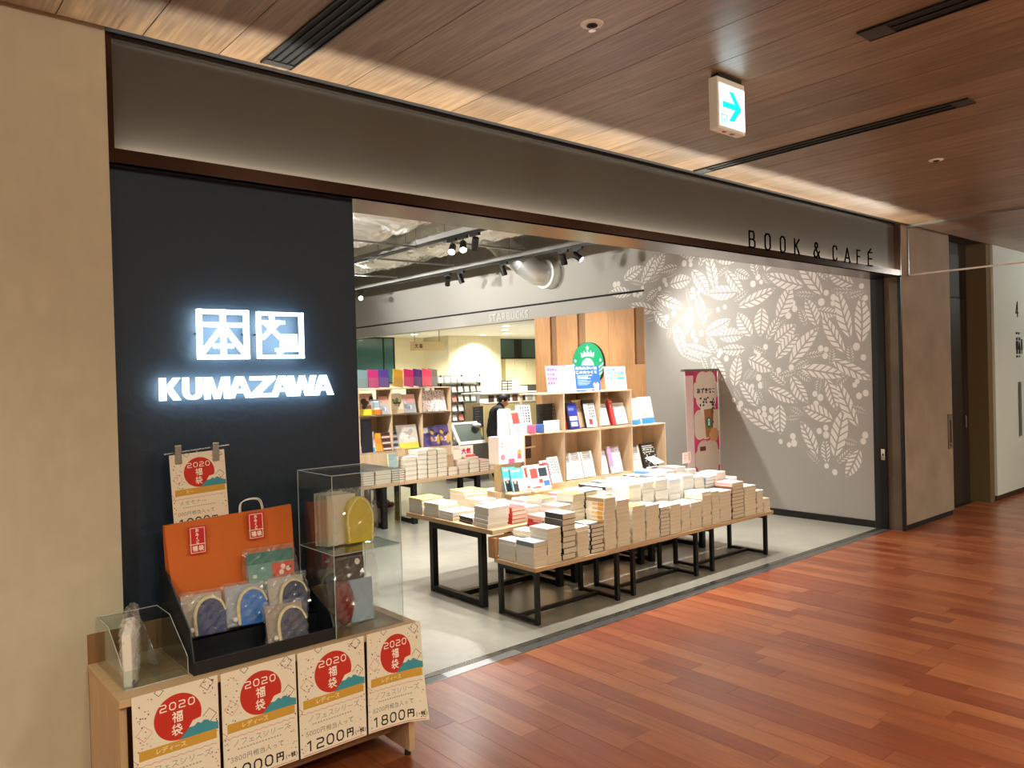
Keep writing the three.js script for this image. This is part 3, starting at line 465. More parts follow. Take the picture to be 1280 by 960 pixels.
{ // sheet hung from a pole behind the bag
  const t = thing('hanging_price_sign', 'price sheet clipped on a thin rod above the orange paper bag', 'price sign', [1.145, ST, -3.47]);
  mesh('pole', rod([0.0, 0, -0.02], [0.0, 0.845, -0.02], 0.004), M.steel, t);
  mesh('base', bx(-0.09, 0.09, 0, 0.006, -0.06, 0.05), M.steel, t);
  mesh('rod', rod([-0.14, 0.835, -0.012], [0.14, 0.855, -0.012], 0.0035), M.chrome, t);
  for (const x of [-0.085, 0.075]) { const c = mesh('clip', rb(x - 0.014, x + 0.014, 0.79, 0.865, -0.016, 0.006, 0.003), M.steel, t); mesh('clip_jaw', bx(x - 0.014, x + 0.014, 0.865, 0.872, -0.02, 0.004), M.chrome, c); }
  const tx = priceSign('スー', 'メモモナー', '000', '1000', 140);
  const s = sheet(0.235, 0.328, tx, 0); s.name = 'paper_sheet'; s.position.set(-0.005, 0.835, 0.0); s.rotation.z = 0.04; t.add(s);
}
{ // black stepped tray
  const t = thing('black_tray', 'black sloped display tray holding the wrapped pouches', 'tray', [1.283, ST, -3.30]);
  const sh = new THREE.Shape(); sh.moveTo(0.2, 0); sh.lineTo(0.2, 0.05); sh.lineTo(0.165, 0.165); sh.lineTo(-0.1, 0.34); sh.lineTo(-0.2, 0.36); sh.lineTo(-0.2, 0);
  const side = new THREE.ExtrudeGeometry(sh, { depth: 0.006, bevelEnabled: false }); side.rotateY(-Math.PI / 2);
  mesh('side_panel', side.clone().translate(-0.297, 0, 0), M.tray, t); mesh('side_panel', side.clone().scale(1, 0.62, 1).translate(0.303, 0, 0), M.tray, t);
  mesh('base_panel', bx(-0.3, 0.3, 0, 0.006, -0.2, 0.2), M.tray, t);
  mesh('front_lip', rb(-0.303, 0.303, 0, 0.052, 0.195, 0.202, 0.002), M.tray, t);
  mesh('step', merge([bx(-0.297, 0.297, 0.006, 0.09, 0.03, 0.034), bx(-0.297, 0.297, 0.084, 0.09, -0.1, 0.034)]), M.tray, t);
  mesh('back_panel', bx(-0.3, 0.3, 0, 0.3, -0.2, -0.194), M.tray, t);
}
{ // orange paper bag
  const t = thing('paper_bag', 'large orange paper carrier bag standing at the back of the tray', 'paper bag', [1.265, ST + 0.12, -3.42], -0.02);
  const w = 0.56, h = 0.43, g = new THREE.BoxGeometry(w, h, 0.11, 16, 12, 2), p = g.attributes.position;
  for (let i = 0; i < p.count; i++) { const v = p.getY(i) / h + 0.5, u = p.getX(i); p.setZ(i, p.getZ(i) * (1 - 0.75 * v) + 0.006 * Math.sin(u * 17 + v * 5) * v); p.setX(i, u * (0.93 + 0.07 * v)); p.setY(i, p.getY(i) + h / 2 + u * 0.035); }
  g.computeVertexNormals(); g.rotateX(-0.06);
  mesh('bag_body', g, std('#d2691f', 0.7), t);
  const hx = (x, z) => new THREE.TubeGeometry(new THREE.CatmullRomCurve3([[x - 0.045, 0.42, z], [x - 0.04, 0.47, z], [x - 0.02, 0.485, z + 0.01], [x + 0.03, 0.485, z + 0.01], [x + 0.05, 0.47, z], [x + 0.06, 0.43, z]].map((q) => new THREE.Vector3(...q))), 20, 0.0026, 6);
  mesh('handle', hx(0.085, -0.02), M.white, t); mesh('handle', hx(0.1, -0.045), M.white, t);
  const tagTex = canvasTex(96, 160, (q, W, H) => { q.fillStyle = '#cf1f22'; q.fillRect(0, 0, W, H); q.strokeStyle = '#f6e9dc'; q.lineWidth = 4; q.strokeRect(9, 9, W - 18, H - 18); strokeColumn(q, 'おみくじ', 36, 14, 20, 4, '#f8efe2'); q.fillStyle = '#f4e6d8'; q.fillRect(4, 100, 88, 5); strokeText(q, '福', 16, 112, 30, 5, '#f8efe2'); strokeText(q, '袋', 50, 112, 30, 5, '#f8efe2'); });
  const tm = std('#ffffff', 0.6, { map: tagTex });
  for (const [x, y] of [[-0.155, 0.345], [0.10, 0.37]]) mesh('red_tag', new THREE.BoxGeometry(0.072, 0.118, 0.003).rotateX(-0.06).translate(x, y, 0.018), tm, t);
}
// wrapped goods: a clear crumpled film bag around what it holds
function film(w, h, d, seed) {
  const g = new THREE.BoxGeometry(w, h, d, 18, 20, 1), p = g.attributes.position, r = rngOf(seed), k = [r() * 9, r() * 9, r() * 9];
  for (let i = 0; i < p.count; i++) { const x = p.getX(i), y = p.getY(i); p.setZ(i, p.getZ(i) * (1.05 - 0.7 * Math.pow(Math.abs(2 * y / h), 6)) + 0.007 * Math.sin(x * 90 + k[0] + y * 40) + 0.006 * Math.sin(y * 150 + k[1] - x * 110) + 0.006 * (hash2(Math.round(x * 400), Math.round(y * 400), seed | 0) - 0.5)); p.setX(i, x * (1 + 0.03 * Math.sin(y * 40 + k[2]))); }
  g.translate(0, h / 2, 0); g.computeVertexNormals(); return g;
}
function arch(w, h, d) { const s = new THREE.Shape(); s.moveTo(-w / 2, 0); s.lineTo(-w / 2, h - w / 2); s.absarc(0, h - w / 2, w / 2, Math.PI, 0, true); s.lineTo(w / 2, 0); const g = new THREE.ExtrudeGeometry(s, { depth: d, bevelEnabled: true, bevelSize: 0.004, bevelThickness: 0.004, bevelSegments: 2, curveSegments: 14 }); return g.translate(0, 0.004, -d / 2); }
function pouch(at, turn, tilt, roll, body, card, label) {
  const t = thing('wrapped_pouch', label, 'pouch', at); t.rotation.set(tilt, turn, roll, 'YXZ');
  mesh('backing_card', bx(-0.085, 0.085, 0.004, 0.17, -0.014, -0.011), std(card, 0.6), t);
  mesh('pouch_body', arch(0.115, 0.14, 0.014).translate(0.028, 0, 0.0), std(body, 0.45), t);
  const s = new THREE.CatmullRomCurve3([[-0.036, 0.005, 0.004], [-0.036, 0.085, 0.004], [-0.014, 0.131, 0.004], [0.028, 0.15, 0.004], [0.07, 0.131, 0.004], [0.09, 0.09, 0.004]].map((q) => new THREE.Vector3(...q)));
  mesh('zip', new THREE.TubeGeometry(s, 24, 0.0085, 8), std('#d9cda0', 0.5), t);
  mesh('charm', new THREE.SphereGeometry(0.011, 12, 8).translate(-0.055, 0.03, 0.006), M.paper, t);
  mesh('film_wrap', film(0.185, 0.185, 0.036, at[0] * 1000), M.film, t);
}
pouch([1.085, ST + 0.092, -3.275], 0.06, -0.24, -0.05, '#27356b', '#b9aca0', 'leftmost blue pouch in clear film, upper step of the black tray');
pouch([1.265, ST + 0.095, -3.275], 0.06, -0.24, -0.06, '#2c74c9', '#a8b4c4', 'bright blue pouch in clear film, in the middle of the tray upper step');
pouch([1.455, ST + 0.095, -3.275], 0.06, -0.24, -0.05, '#2a3358', '#bcb4ac', 'dark blue pouch in clear film at right end of the upper step');
pouch([1.40, ST + 0.008, -3.17], 0.05, -0.32, -0.06, '#33324f', '#a09084', 'dusky violet pouch in clear film on the tray lower step');
{ // flat packet with fabric goods
  const tx = canvasTex(256, 256, (g) => { const r = rngOf(4); g.fillStyle = '#6fa59f'; g.fillRect(0, 0, 256, 256); g.fillStyle = '#3f7f78'; g.fillRect(0, 0, 256, 60); g.fillStyle = '#d9dcd2'; for (let i = 0; i < 14; i++) g.fillRect(r() * 110, 100 + r() * 140, 22, 18); g.fillStyle = '#d8584a'; g.fillRect(132, 66, 124, 190); g.fillStyle = '#f2ddd2'; for (let i = 0; i < 12; i++) { g.beginPath(); g.arc(150 + r() * 96, 90 + r() * 160, 14, 0, 7); g.fill(); } g.fillStyle = '#6b3d34'; for (let i = 0; i < 8; i++) g.fillRect(134 + r() * 100, 90 + r() * 150, 12, 14); });
  const t = thing('wrapped_cloth', 'clear packet with teal and coral printed cloths in front of the orange bag', 'packet', [1.405, ST + 0.16, -3.335]); t.rotation.set(-0.15, 0.03, -0.02, 'YXZ');
  const g = new THREE.BoxGeometry(0.215, 0.215, 0.018).translate(0, 0.11, 0); mesh('folded_cloth', g, std('#ffffff', 0.8, { map: tx }), t); mesh('film_wrap', film(0.24, 0.24, 0.03, 55), M.film, t);
}
{ // two-tier acrylic case
  const t = thing('acrylic_case', 'two-tier clear acrylic display case on the right of the stand', 'display case', [1.755, ST, -3.26]);
  const w = 0.172, d = 0.17, h = 0.712, m = 0.365, th = 0.003;
  mesh('side_wall', bx(-w, -w + th, 0, h, -d, d), M.acrylic, t); mesh('side_wall', bx(w - th, w, 0, h, -d, d), M.acrylic, t); mesh('back_wall', bx(-w, w, 0, h, -d, -d + th), M.acrylic, t);
  mesh('top_plate', bx(-w, w, h, h + th, -d, d), M.acrylic, t); mesh('shelf_plate', bx(-w + th, w - th, m, m + th, -d + th, d), M.acrylic, t); mesh('bottom_plate', bx(-w + th, w - th, 0, th, -d + th, d), M.acrylic, t);
  const e = []; for (const y of [h + th, m]) for (const z of [-d, d]) e.push(rod([-w, y, z], [w, y, z], 0.0018, 5)); for (const y of [h + th, m]) for (const x of [-w, w]) e.push(rod([x, y, -d], [x, y, d], 0.0018, 5)); for (const x of [-w, w]) for (const z of [-d, d]) e.push(rod([x, 0, z], [x, h, z], 0.0018, 5));
  mesh('polished_edges', merge(e), M.edge, t);
}
{ const t = thing('wrapped_yellow_pouch', 'yellow arched pouch in clear film inside the upper tier of the acrylic case', 'pouch', [1.745, ST + 0.372, -3.26]); t.rotation.set(-0.06, 0.12, -0.03, 'YXZ');
  for (let i = 0; i < 4; i++) mesh('packed_card', bx(-0.13 + i * 0.006, 0.02 + i * 0.008, 0.0, 0.24 - i * 0.004, -0.07 + i * 0.022, -0.058 + i * 0.022), std(['#c4bca6', '#cfc8b4', '#bdb39a', '#d2cbb6'][i], 0.7), t);
  mesh('pouch_body', arch(0.13, 0.205, 0.03).translate(0.045, 0, 0.02), std('#c9b62c', 0.5), t);
  const s = new THREE.CatmullRomCurve3([[-0.02, 0.01, 0.04], [-0.02, 0.14, 0.04], [0.045, 0.207, 0.04], [0.11, 0.14, 0.04], [0.11, 0.01, 0.04]].map((q) => new THREE.Vector3(...q))); mesh('zip', new THREE.TubeGeometry(s, 30, 0.005, 6), std('#e6d98a', 0.5), t);
  mesh('film_wrap', film(0.27, 0.255, 0.1, 12), M.film, t); }
{ const t = thing('wrapped_red_pouch', 'dark red and pale blue pouches in clear film inside the lower tier of the case', 'pouch', [1.745, ST + 0.004, -3.215]); t.rotation.set(-0.12, 0.1, -0.05, 'YXZ');
  mesh('header_card', bx(-0.085, 0.075, 0.2, 0.3, -0.02, -0.014), std('#3b241f', 0.6), t);
  mesh('pouch_body', new THREE.SphereGeometry(0.1, 20, 14).scale(0.52, 1, 0.2).translate(-0.06, 0.105, 0.012), std('#6d1f1b', 0.4), t);
  mesh('blue_cloth', rb(-0.02, 0.105, 0.005, 0.2, -0.012, 0.004, 0.004), std('#93a9bb', 0.7), t); mesh('seal', new THREE.CylinderGeometry(0.014, 0.014, 0.003, 16).rotateX(Math.PI / 2).translate(0.035, 0.28, -0.01), M.paper, t);
  mesh('film_wrap', film(0.24, 0.31, 0.06, 31), M.film, t); }
{ // small open acrylic tray with a white packet, left end
  const t = thing('acrylic_tray', 'clear acrylic open tray with dividers at the left end of the stand', 'tray', [0.855, ST, -3.33]);
  const w = 0.115, d = 0.195, h = 0.19;
  const sh = new THREE.Shape(); sh.moveTo(-d, 0); sh.lineTo(-d, h); sh.lineTo(-0.02, h); sh.lineTo(d, 0.07); sh.lineTo(d, 0);
  const sd = new THREE.ExtrudeGeometry(sh, { depth: 0.003, bevelEnabled: false }).rotateY(-Math.PI / 2);
  mesh('side_wall', sd.clone().translate(-w, 0, 0), M.acrylic, t); mesh('side_wall', sd.clone().translate(w, 0, 0), M.acrylic, t); mesh('divider', sd.clone().translate(0.01, 0, 0), M.acrylic, t);
  mesh('back_wall', bx(-w, w, 0, h, -d, -d + 0.003), M.acrylic, t); mesh('front_wall', bx(-w, w, 0, 0.07, d - 0.003, d), M.acrylic, t); mesh('base', bx(-w, w, 0, 0.003, -d, d), M.acrylic, t);
  mesh('polished_edges', merge([rod([-w, h, -d], [w, h, -d], 0.002, 5), rod([-w, h, -d], [-w, h, -0.02], 0.002, 5), rod([w, h, -d], [w, h, -0.02], 0.002, 5), rod([w, h, -0.02], [w, 0.07, d], 0.002, 5), rod([-w, h, -0.02], [-w, 0.07, d], 0.002, 5), rod([w, 0, d], [w, 0.07, d], 0.002, 5), rod([-w, 0, d], [w, 0, d], 0.002, 5)]), M.edge, t);
}
{ const t = thing('white_packet', 'white packet in clear film standing in the left acrylic tray', 'packet', [0.80, ST + 0.004, -3.27], 1.25); t.rotation.z = 0.06;
  mesh('box_insert', rb(-0.11, 0.1, 0.0, 0.2, -0.02, 0.012, 0.004), M.paper, t); mesh('film_wrap', film(0.26, 0.25, 0.045, 77), M.film, t); mesh('violet_label', bx(-0.12, -0.09, 0.004, 0.02, 0.012, 0.022), std('#4a2f7d', 0.5), t); }
// ---------------------------------------------------------------- books
// cover atlas: 8 x 6 tiles; in each tile the left strip is the spine, the rest the front
const TILES = 8, ROWS = 6, TW = 160, TH = 200, SP = 22;
const tiles = [];   // [background, edge, draw(g, r)]
const bars = (c, n = 4) => (g, r) => { for (let i = 0; i < n; i++) { g.fillStyle = c; g.fillRect(SP + 12, 18 + i * 16 + r() * 4, 60 + r() * 60, 7); } };
const cols = (c, n = 3) => (g, r) => { g.fillStyle = c; for (let i = 0; i < n; i++) for (let k = 0; k < 6; k++) g.fillRect(TW - 30 - i * 24, 16 + k * 20, 13, 13 - r() * 4); };
const obi = (c) => (g) => { g.fillStyle = c; g.fillRect(SP, TH * 0.68, TW, TH * 0.32); };
const blob = (c, n = 5, s = 22) => (g, r) => { for (let i = 0; i < n; i++) { g.fillStyle = c[Math.floor(r() * c.length)]; g.beginPath(); g.ellipse(SP + 20 + r() * 100, 50 + r() * 110, s * (0.6 + r()), s * (0.5 + r() * 0.8), r() * 3, 0, 7); g.fill(); } };
const both = (...f) => (g, r) => f.forEach((q) => q(g, r));
const rect = (c, x, y, w, h) => (g) => { g.fillStyle = c; g.fillRect(SP + x * (TW - SP), y * TH, w * (TW - SP), h * TH); };
const T = (bg, edge, f) => tiles.push([bg, edge, f]) - 1;
const tWhite = T('#f6f4ef', '#f1efe9', bars('#c9c7c4', 2)), tWhite2 = T('#fbfaf6', '#e9e7e2', both(bars('#b9c0c8', 3), obi('#f0ece0'))), tBlackEdge = T('#f4f3ef', '#191513', bars('#9a9aa0', 2)), tCream = T('#efe6d2', '#e6d9bd', bars('#b9a98b', 3)),
  tYellow = T('#e9d84a', '#d9c22f', bars('#5a4a1c', 2)), tRedLine = T('#f7efe9', '#b9202a', bars('#d4434a', 3)), tRed = T('#e24a45', '#d5332f', bars('#f7dcd4', 3)), tBrownLine = T('#efe2d2', '#7d4a30', bars('#a5744f', 2)), tBlackWhite = T('#eeeae2', '#2a2724', both(bars('#34302c', 3), rect('#222', 0, 0.75, 1, 0.25))), tOrangeObi = T('#f6f0e2', '#f3ead8', bars('#c9c0a8', 2)), tYellowTop = T('#ddd45c', '#efe6d2', bars('#8a8248', 2)),
  tGrey = T('#a9b2b8', '#8b949a', bars('#e9ecee', 2)), tPinkTop = T('#e9b7b0', '#e0a39b', both(bars('#7fae8a', 2), obi('#f3dcd4'))),
  tRedRect = T('#f8f3ee', '#efe9e2', both(rect('#e4483f', 0.22, 0.1, 0.56, 0.45), rect('#8a8a8a', 0.3, 0.68, 0.4, 0.05), rect('#d76a62', 0.3, 0.78, 0.42, 0.04))), tTwoRect = T('#f8f5f0', '#f0ece6', both(rect('#e2473e', 0.08, 0.08, 0.36, 0.42), rect('#25343a', 0.5, 0.08, 0.42, 0.38), rect('#c8463c', 0.44, 0.55, 0.2, 0.18), rect('#3f6fb5', 0.66, 0.64, 0.3, 0.24), rect('#d94a40', 0.1, 0.85, 0.4, 0.08))),
  tTeal = T('#54b9c4', '#49a3ae', both(rect('#e9f4f2', 0.1, 0.08, 0.7, 0.08), rect('#d9e6e6', 0, 0.45, 1, 0.55), rect('#2a3138', 0.05, 0.55, 0.4, 0.45), rect('#d8b49a', 0.16, 0.5, 0.16, 0.16))), tBlueBlack = T('#2f3a9b', '#17151a', both(rect('#14131c', 0, 0, 0.14, 1), rect('#e9e9f2', 0.2, 0.52, 0.7, 0.16), rect('#dfe4f4', 0.25, 0.74, 0.6, 0.16), rect('#6f78d0', 0.2, 0.2, 0.5, 0.1))),
  tBWText = T('#f5f3f0', '#2b2826', both(rect('#3a2f2a', 0, 0, 1, 0.14), cols('#2a2522', 3), rect('#c9403a', 0.3, 0.7, 0.3, 0.2))), tWhiteRed = T('#fbf8f5', '#b8343a', bars('#d9d4d0', 3)), tPastel = T('#f9f8f4', '#efece6', both(cols('#9aa0a8', 3), (g) => { g.fillStyle = '#f0c3b4'; g.beginPath(); g.arc(70, 140, 26, 0, 7); g.fill(); g.fillStyle = '#f6f0ea'; g.beginPath(); g.arc(120, 135, 22, 0, 7); g.fill(); g.fillStyle = '#3f8fd4'; g.fillRect(SP, 158, TW, 42); })),
  tGreyPhoto = T('#efedea', '#dcd9d4', both(rect('#8f8a84', 0.12, 0.0, 0.7, 0.32), bars('#bdb8b2', 7))), tMagenta = T('#f6f4f6', '#d9d6da', both(rect('#d99ad6', 0, 0.05, 0.28, 0.7), rect('#9a8f92', 0.25, 0, 0.75, 0.25), cols('#c7bfc6', 2))), tBlackGraph = T('#2a2724', '#191715', both(bars('#efece6', 4), (g, r) => { for (let i = 0; i < 60; i++) { g.fillStyle = ['#e9e6e0', '#57524c'][i % 2]; g.fillRect(SP + 8 + r() * 120, 40 + r() * 150, 9, 9); } })), tRedWhite = T('#d9302e', '#c92a28', both(rect('#f4e4de', 0.12, 0.1, 0.3, 0.8), cols('#f8ece6', 2))), tTextCols = T('#f6f4f0', '#dcd8d2', cols('#23201e', 4)),
  tPeople = T('#d9b8a0', '#e8574a', both(rect('#c9a08a', 0, 0, 1, 0.7), blob(['#7d4a3a', '#e9c4b0', '#3a2a26'], 7, 24), rect('#ece03c', 0, 0.72, 1, 0.28))), tOrangeApp = T('#f1f3f3', '#dfe3e4', both(rect('#3a9ab0', 0.1, 0.04, 0.7, 0.06), rect('#f08a2c', 0, 0.68, 1, 0.32), rect('#a9c9d4', 0.2, 0.2, 0.6, 0.35))), tFlorals = T('#f3ead8', '#e9ddc4', both(blob(['#d98a4a', '#7fa05a', '#c9c24a'], 8, 14), rect('#5a544a', 0.2, 0.45, 0.6, 0.08), rect('#e9cfa8', 0, 0.78, 1, 0.22))), tPinkGrey = T('#f0b9ae', '#e3a598', both(rect('#bcc4cc', 0, 0.45, 1, 0.55), blob(['#e6e9ee', '#9aa4b0'], 5, 18))), tPattern = T('#f2e4de', '#4a3c38', (g, r) => { for (let i = 0; i < 90; i++) { g.fillStyle = ['#c98a8f', '#8a5f6a', '#b9a08f', '#6d7a62'][Math.floor(r() * 4)]; g.beginPath(); g.ellipse(SP + r() * 138, r() * 200, 6, 3.5, r() * 3, 0, 7); g.fill(); } }),
  tBlueWhite = T('#f3f5f7', '#5f9ad4', both(blob(['#5f93d4', '#e7b9b0', '#8ab4dc'], 6, 20), rect('#4f9fd8', 0.1, 0.78, 0.8, 0.2))), tOrange = T('#f0a32c', '#e0912a', rect('#d98f3a', 0.1, 0.3, 0.8, 0.3)), tBands = T('#6d3f36', '#4a2a24', (g) => { for (let i = 0; i < 6; i++) { g.fillStyle = i % 2 ? '#e9d9c9' : '#2a1f1c'; g.fillRect(SP + 6, 10 + i * 32, 126, 17); } }), tBandsBlue = T('#8a94b4', '#3f4560', (g) => { for (let i = 0; i < 6; i++) { g.fillStyle = i % 2 ? '#e9e4e0' : '#2a2a34'; g.fillRect(SP + 6, 10 + i * 32, 126, 17); } }), tPaleYellow = T('#dfdcd8', '#d9d4cc', both(blob(['#f0ede6', '#b9b4b0', '#e9d9c0'], 10, 22), rect('#f2e85a', 0, 0.74, 1, 0.26))), tViolet = T('#6a5aa8', '#584a94', both(rect('#f0e9f4', 0, 0, 1, 0.3), blob(['#9a8ac9', '#4a3a80'], 4, 20))), tMovie = T('#5b4a7d', '#bdb4d4', both(blob(['#e9d4c9', '#2a2430', '#c9a04a', '#8a6ab0'], 9, 22))), tNavy = T('#141a2a', '#10141f', bars('#27304a', 2)), tBlueGreen = T('#9ab4b0', '#e9e4a0', bars('#7a9490', 5)), tTan = T('#c9ab86', '#b99870', bars('#a98a66', 3)), tSpiral = T('#fbf9f4', '#1d1b1a', (g) => { g.fillStyle = '#222'; for (let i = 0; i < 9; i++) { g.fillRect(SP, 8 + i * 22, 40, 6); } }), tFolder = T('#ffffff', '#ffffff', () => {});
const atlas = canvasTex(TILES * TW, ROWS * TH, (g, W, H) => {
  tiles.forEach(([bg, edge, f], i) => { const r = rngOf(500 + i); g.save(); g.translate((i % TILES) * TW, Math.floor(i / TILES) * TH); g.beginPath(); g.rect(0, 0, TW, TH); g.clip(); g.fillStyle = bg; g.fillRect(0, 0, TW, TH); f(g, r); g.fillStyle = edge; g.fillRect(0, 0, SP, TH);
    if ([tBlackWhite, tOrangeObi, tWhite2, tRedLine].includes(i)) { g.fillStyle = i === tOrangeObi ? '#e9a52f' : i === tRedLine ? '#f3d8d4' : i === tWhite2 ? '#c9ccd0' : '#f0ece4'; for (let k = 0; k < 9; k++) g.fillRect(5, 70 + k * 13, 12, 8); if (i === tBlackWhite) g.fillRect(0, 120, SP, 60); if (i === tOrangeObi) { g.fillRect(0, 128, SP, 58); } }
    if ([tWhite, tWhite2, tCream, tOrangeObi, tPinkTop, tTan].includes(i)) { g.fillStyle = '#f0e8d6'; g.fillRect(0, TH - 12, SP, 12); } g.restore(); });
});
M.cover = phys('#ffffff', 0.45, { map: atlas, clearcoat: 0.2, clearcoatRoughness: 0.3 });
function tileUV(tile, u, v) { const c = tile % TILES, r = Math.floor(tile / TILES); return [(c + Math.min(0.992, Math.max(0.008, u))) / TILES, 1 - (r + 1 - Math.min(0.992, Math.max(0.008, v))) / ROWS]; }
// a book standing upright: front towards +z, spine at -x, its foot at y = 0
const bookCache = new Map();
function bookGeo(w, h, t, tile) {
  const key = [w, h, t, tile].map((q) => q.toFixed(4)).join(); if (bookCache.has(key)) return bookCache.get(key);
  const c = Math.min(0.0022, t * 0.2), paint = (g, front, spine) => { const p = g.attributes.position, n = g.attributes.normal, u = g.attributes.uv; for (let i = 0; i < p.count; i++) { const fr = front && n.getZ(i) > 0.5, sp = spine && n.getX(i) < -0.5; const q = fr ? tileUV(tile, SP / TW + 0.006 + (1 - SP / TW - 0.01) * (p.getX(i) / w + 0.5), p.getY(i) / h) : sp ? tileUV(tile, (SP / TW) * Math.min(0.95, Math.max(0.05, p.getZ(i) / t + 0.5)), p.getY(i) / h) : tileUV(tile, 0.03, 0.02); u.setXY(i, q[0], q[1]); } return g; };
  const f = paint(new THREE.BoxGeometry(w, h, c).translate(0, h / 2, t / 2 - c / 2), true), b = paint(new THREE.BoxGeometry(w, h, c).translate(0, h / 2, -t / 2 + c / 2)), s = paint(new THREE.BoxGeometry(c, h, t - 2 * c).translate(-w / 2 + c / 2, h / 2, 0), false, true);
  const pages = new THREE.BoxGeometry(w - c - 0.002, h - 0.003, t - 2 * c).translate((c - 0.003) / 2, h / 2, 0);
  { const p = pages.attributes.position, u = pages.attributes.uv; for (let i = 0; i < p.count; i++) u.setXY(i, p.getX(i) * 4, p.getZ(i) / t + 0.5); }
  const out = { cover: merge([f, b, s]), pages }; bookCache.set(key, out); return out;
}
function book(w, h, t, tile, label, group, name = 'book', category = 'book', white = false) {
  const { cover, pages } = bookGeo(w, h, t, tile), o = thing(name, label, category, [0, 0, 0], 0, group);
  mesh('cover', cover, M.cover, o); mesh('page_block', pages, white ? M.pagesWhite : M.pages, o); return o;
}
const protos = new Map();
function placeBook(w, h, t, tile, label, group, name, category, white) {       // the first of a kind is built, the others are clones with labels of their own
  const key = [w, h, t, tile, name, white].join(); let o;
  if (!protos.has(key)) { o = book(w, h, t, tile, label, group, name, category, white); protos.set(key, o); } else { o = protos.get(key).clone(); o.name = numbered(name || 'book'); o.userData = {}; scene.add(o); tag(o, label, category || 'book', group); }
  o.rotation.order = 'YXZ'; return o;
}
const pile = [];         // the books that only show a sliver, or nothing but an edge: one object
function pileBox(x, y, z, w, t, d, color, turn = 0) { const g = new THREE.BoxGeometry(w, t, d); if (turn) g.rotateY(turn); g.translate(x, y, z); const c = new THREE.Color(color), a = new Float32Array(g.attributes.position.count * 3); for (let i = 0; i < a.length; i += 3) { a[i] = c.r; a[i + 1] = c.g; a[i + 2] = c.b; } g.setAttribute('color', new THREE.BufferAttribute(a, 3)); pile.push(g); }
const ORD = ['topmost', 'second from the top', 'third from the top', 'fourth from the top', 'fifth from the top', 'sixth from the top', 'seventh from the top', 'eighth from the top', 'ninth from the top', 'tenth from the top', 'eleventh from the top', 'lowest'];
const EDGE = { [tBlackEdge]: '#191513', [tYellow]: '#d9c22f', [tRedLine]: '#b9202a', [tRed]: '#d5332f', [tBrownLine]: '#7d4a30', [tBlackWhite]: '#2a2724', [tGrey]: '#8b949a' };
// a stack of lying books. x0..x1: width, zf: front face, d: depth, n books over height h; top = how many of them are single things (counted from the top)
function stack(x0, x1, zf, d, y0, h, n, tile, kind, where, group, top = n, opt = {}) {
  const w = x1 - x0 - 0.004, t = h / n, r = rngOf(Math.round(x0 * 977 + zf * 313)), topTile = opt.topTile ?? tile;
  for (let i = 0; i < n; i++) {
    const fromTop = n - 1 - i, jx = (r() - 0.5) * 0.007, jz = -r() * 0.010, ja = (r() - 0.5) * 0.035 + (opt.turn || 0);
    const cx = (x0 + x1) / 2 + jx, cz = zf - d / 2 + jz, cy = y0 + t * i;
    if (fromTop < top) {
      const o = placeBook(w, d, t * 0.985, fromTop === 0 ? topTile : tile, ORD[fromTop] + ' ' + kind + ', ' + where, group, 'book', 'book', opt.white);
      o.position.set(cx, cy + (t * 0.985) / 2, cz + d / 2); o.rotation.set(-Math.PI / 2, ja, 0);
      if (opt.flip) { o.position.set(cx - d / 2 * 0, cy + (t * 0.985) / 2, cz + d / 2); }
    } else { pileBox(cx, cy + t * 0.5, cz, w - 0.004, t * 0.84, d - 0.004, opt.white ? '#e9e6df' : '#e8dcc0', ja); for (const k of [0.06, 0.94]) pileBox(cx, cy + t * k, cz, w, t * 0.1, d, EDGE[tile] || '#efece4', ja); pileBox(cx - w / 2 + 0.001, cy + t / 2, cz, 0.002, t * 0.95, d, EDGE[tile] || '#efece4', ja); }
  }
}
// ---------------------------------------------------------------- tables of the shop
function table(name, label, category, group, x0, x1, z0, z1, top, th, leg, insetZ, frames, foot) {       // frames: x of each leg frame
  const t = thing(name, label, category, [(x0 + x1) / 2, 0, (z0 + z1) / 2], 0, group), w = (x1 - x0) / 2 - 0.002, d = (z0 - z1) / 2;
  mesh('table_top', rb(-w, w, top - th, top, -d, d, 0.003, true), M.beech, t);
  const fz = d - insetZ[0], bz = -d + insetZ[1];
  for (const fx of frames) {
    const X = fx - (x0 + x1) / 2;
    mesh('bottom_rail', rb(X - leg / 2, X + leg / 2, 0.008, leg, bz + leg, fz - leg, 0.002), M.blackSatin, t); mesh('top_rail', rb(X - leg / 2, X + leg / 2, top - th - leg, top - th, bz + leg, fz - leg, 0.002), M.blackSatin, t);
    mesh('leg', rb(X - leg / 2, X + leg / 2, 0.0, top - th, fz - leg, fz, 0.002), M.blackSatin, t); mesh('leg', rb(X - leg / 2, X + leg / 2, 0.0, top - th, bz, bz + leg, 0.002), M.blackSatin, t);
  }
  mesh('stretcher', rb(frames[0] - (x0 + x1) / 2, frames[1] - (x0 + x1) / 2, 0.01, 0.01 + leg * 0.8, (fz + bz) / 2 - leg / 2, (fz + bz) / 2 + leg / 2, 0.002), M.blackSatin, t);
  return t;
}
const BT = 0.405, HT = 0.61;
[[3.585, 4.565, [3.62, 4.45], 'left'], [4.567, 5.545, [4.635, 5.45], 'middle'], [5.547, 6.64, [5.68, 6.53], 'right']].forEach(([a, b, f, s]) => table('low_bench', s + ' of the three low wooden benches with black frames along the shop front', 'bench', 'low benches', a, b, -4.015, -4.474, BT, 0.03, 0.032, [0.012, 0.02], f));
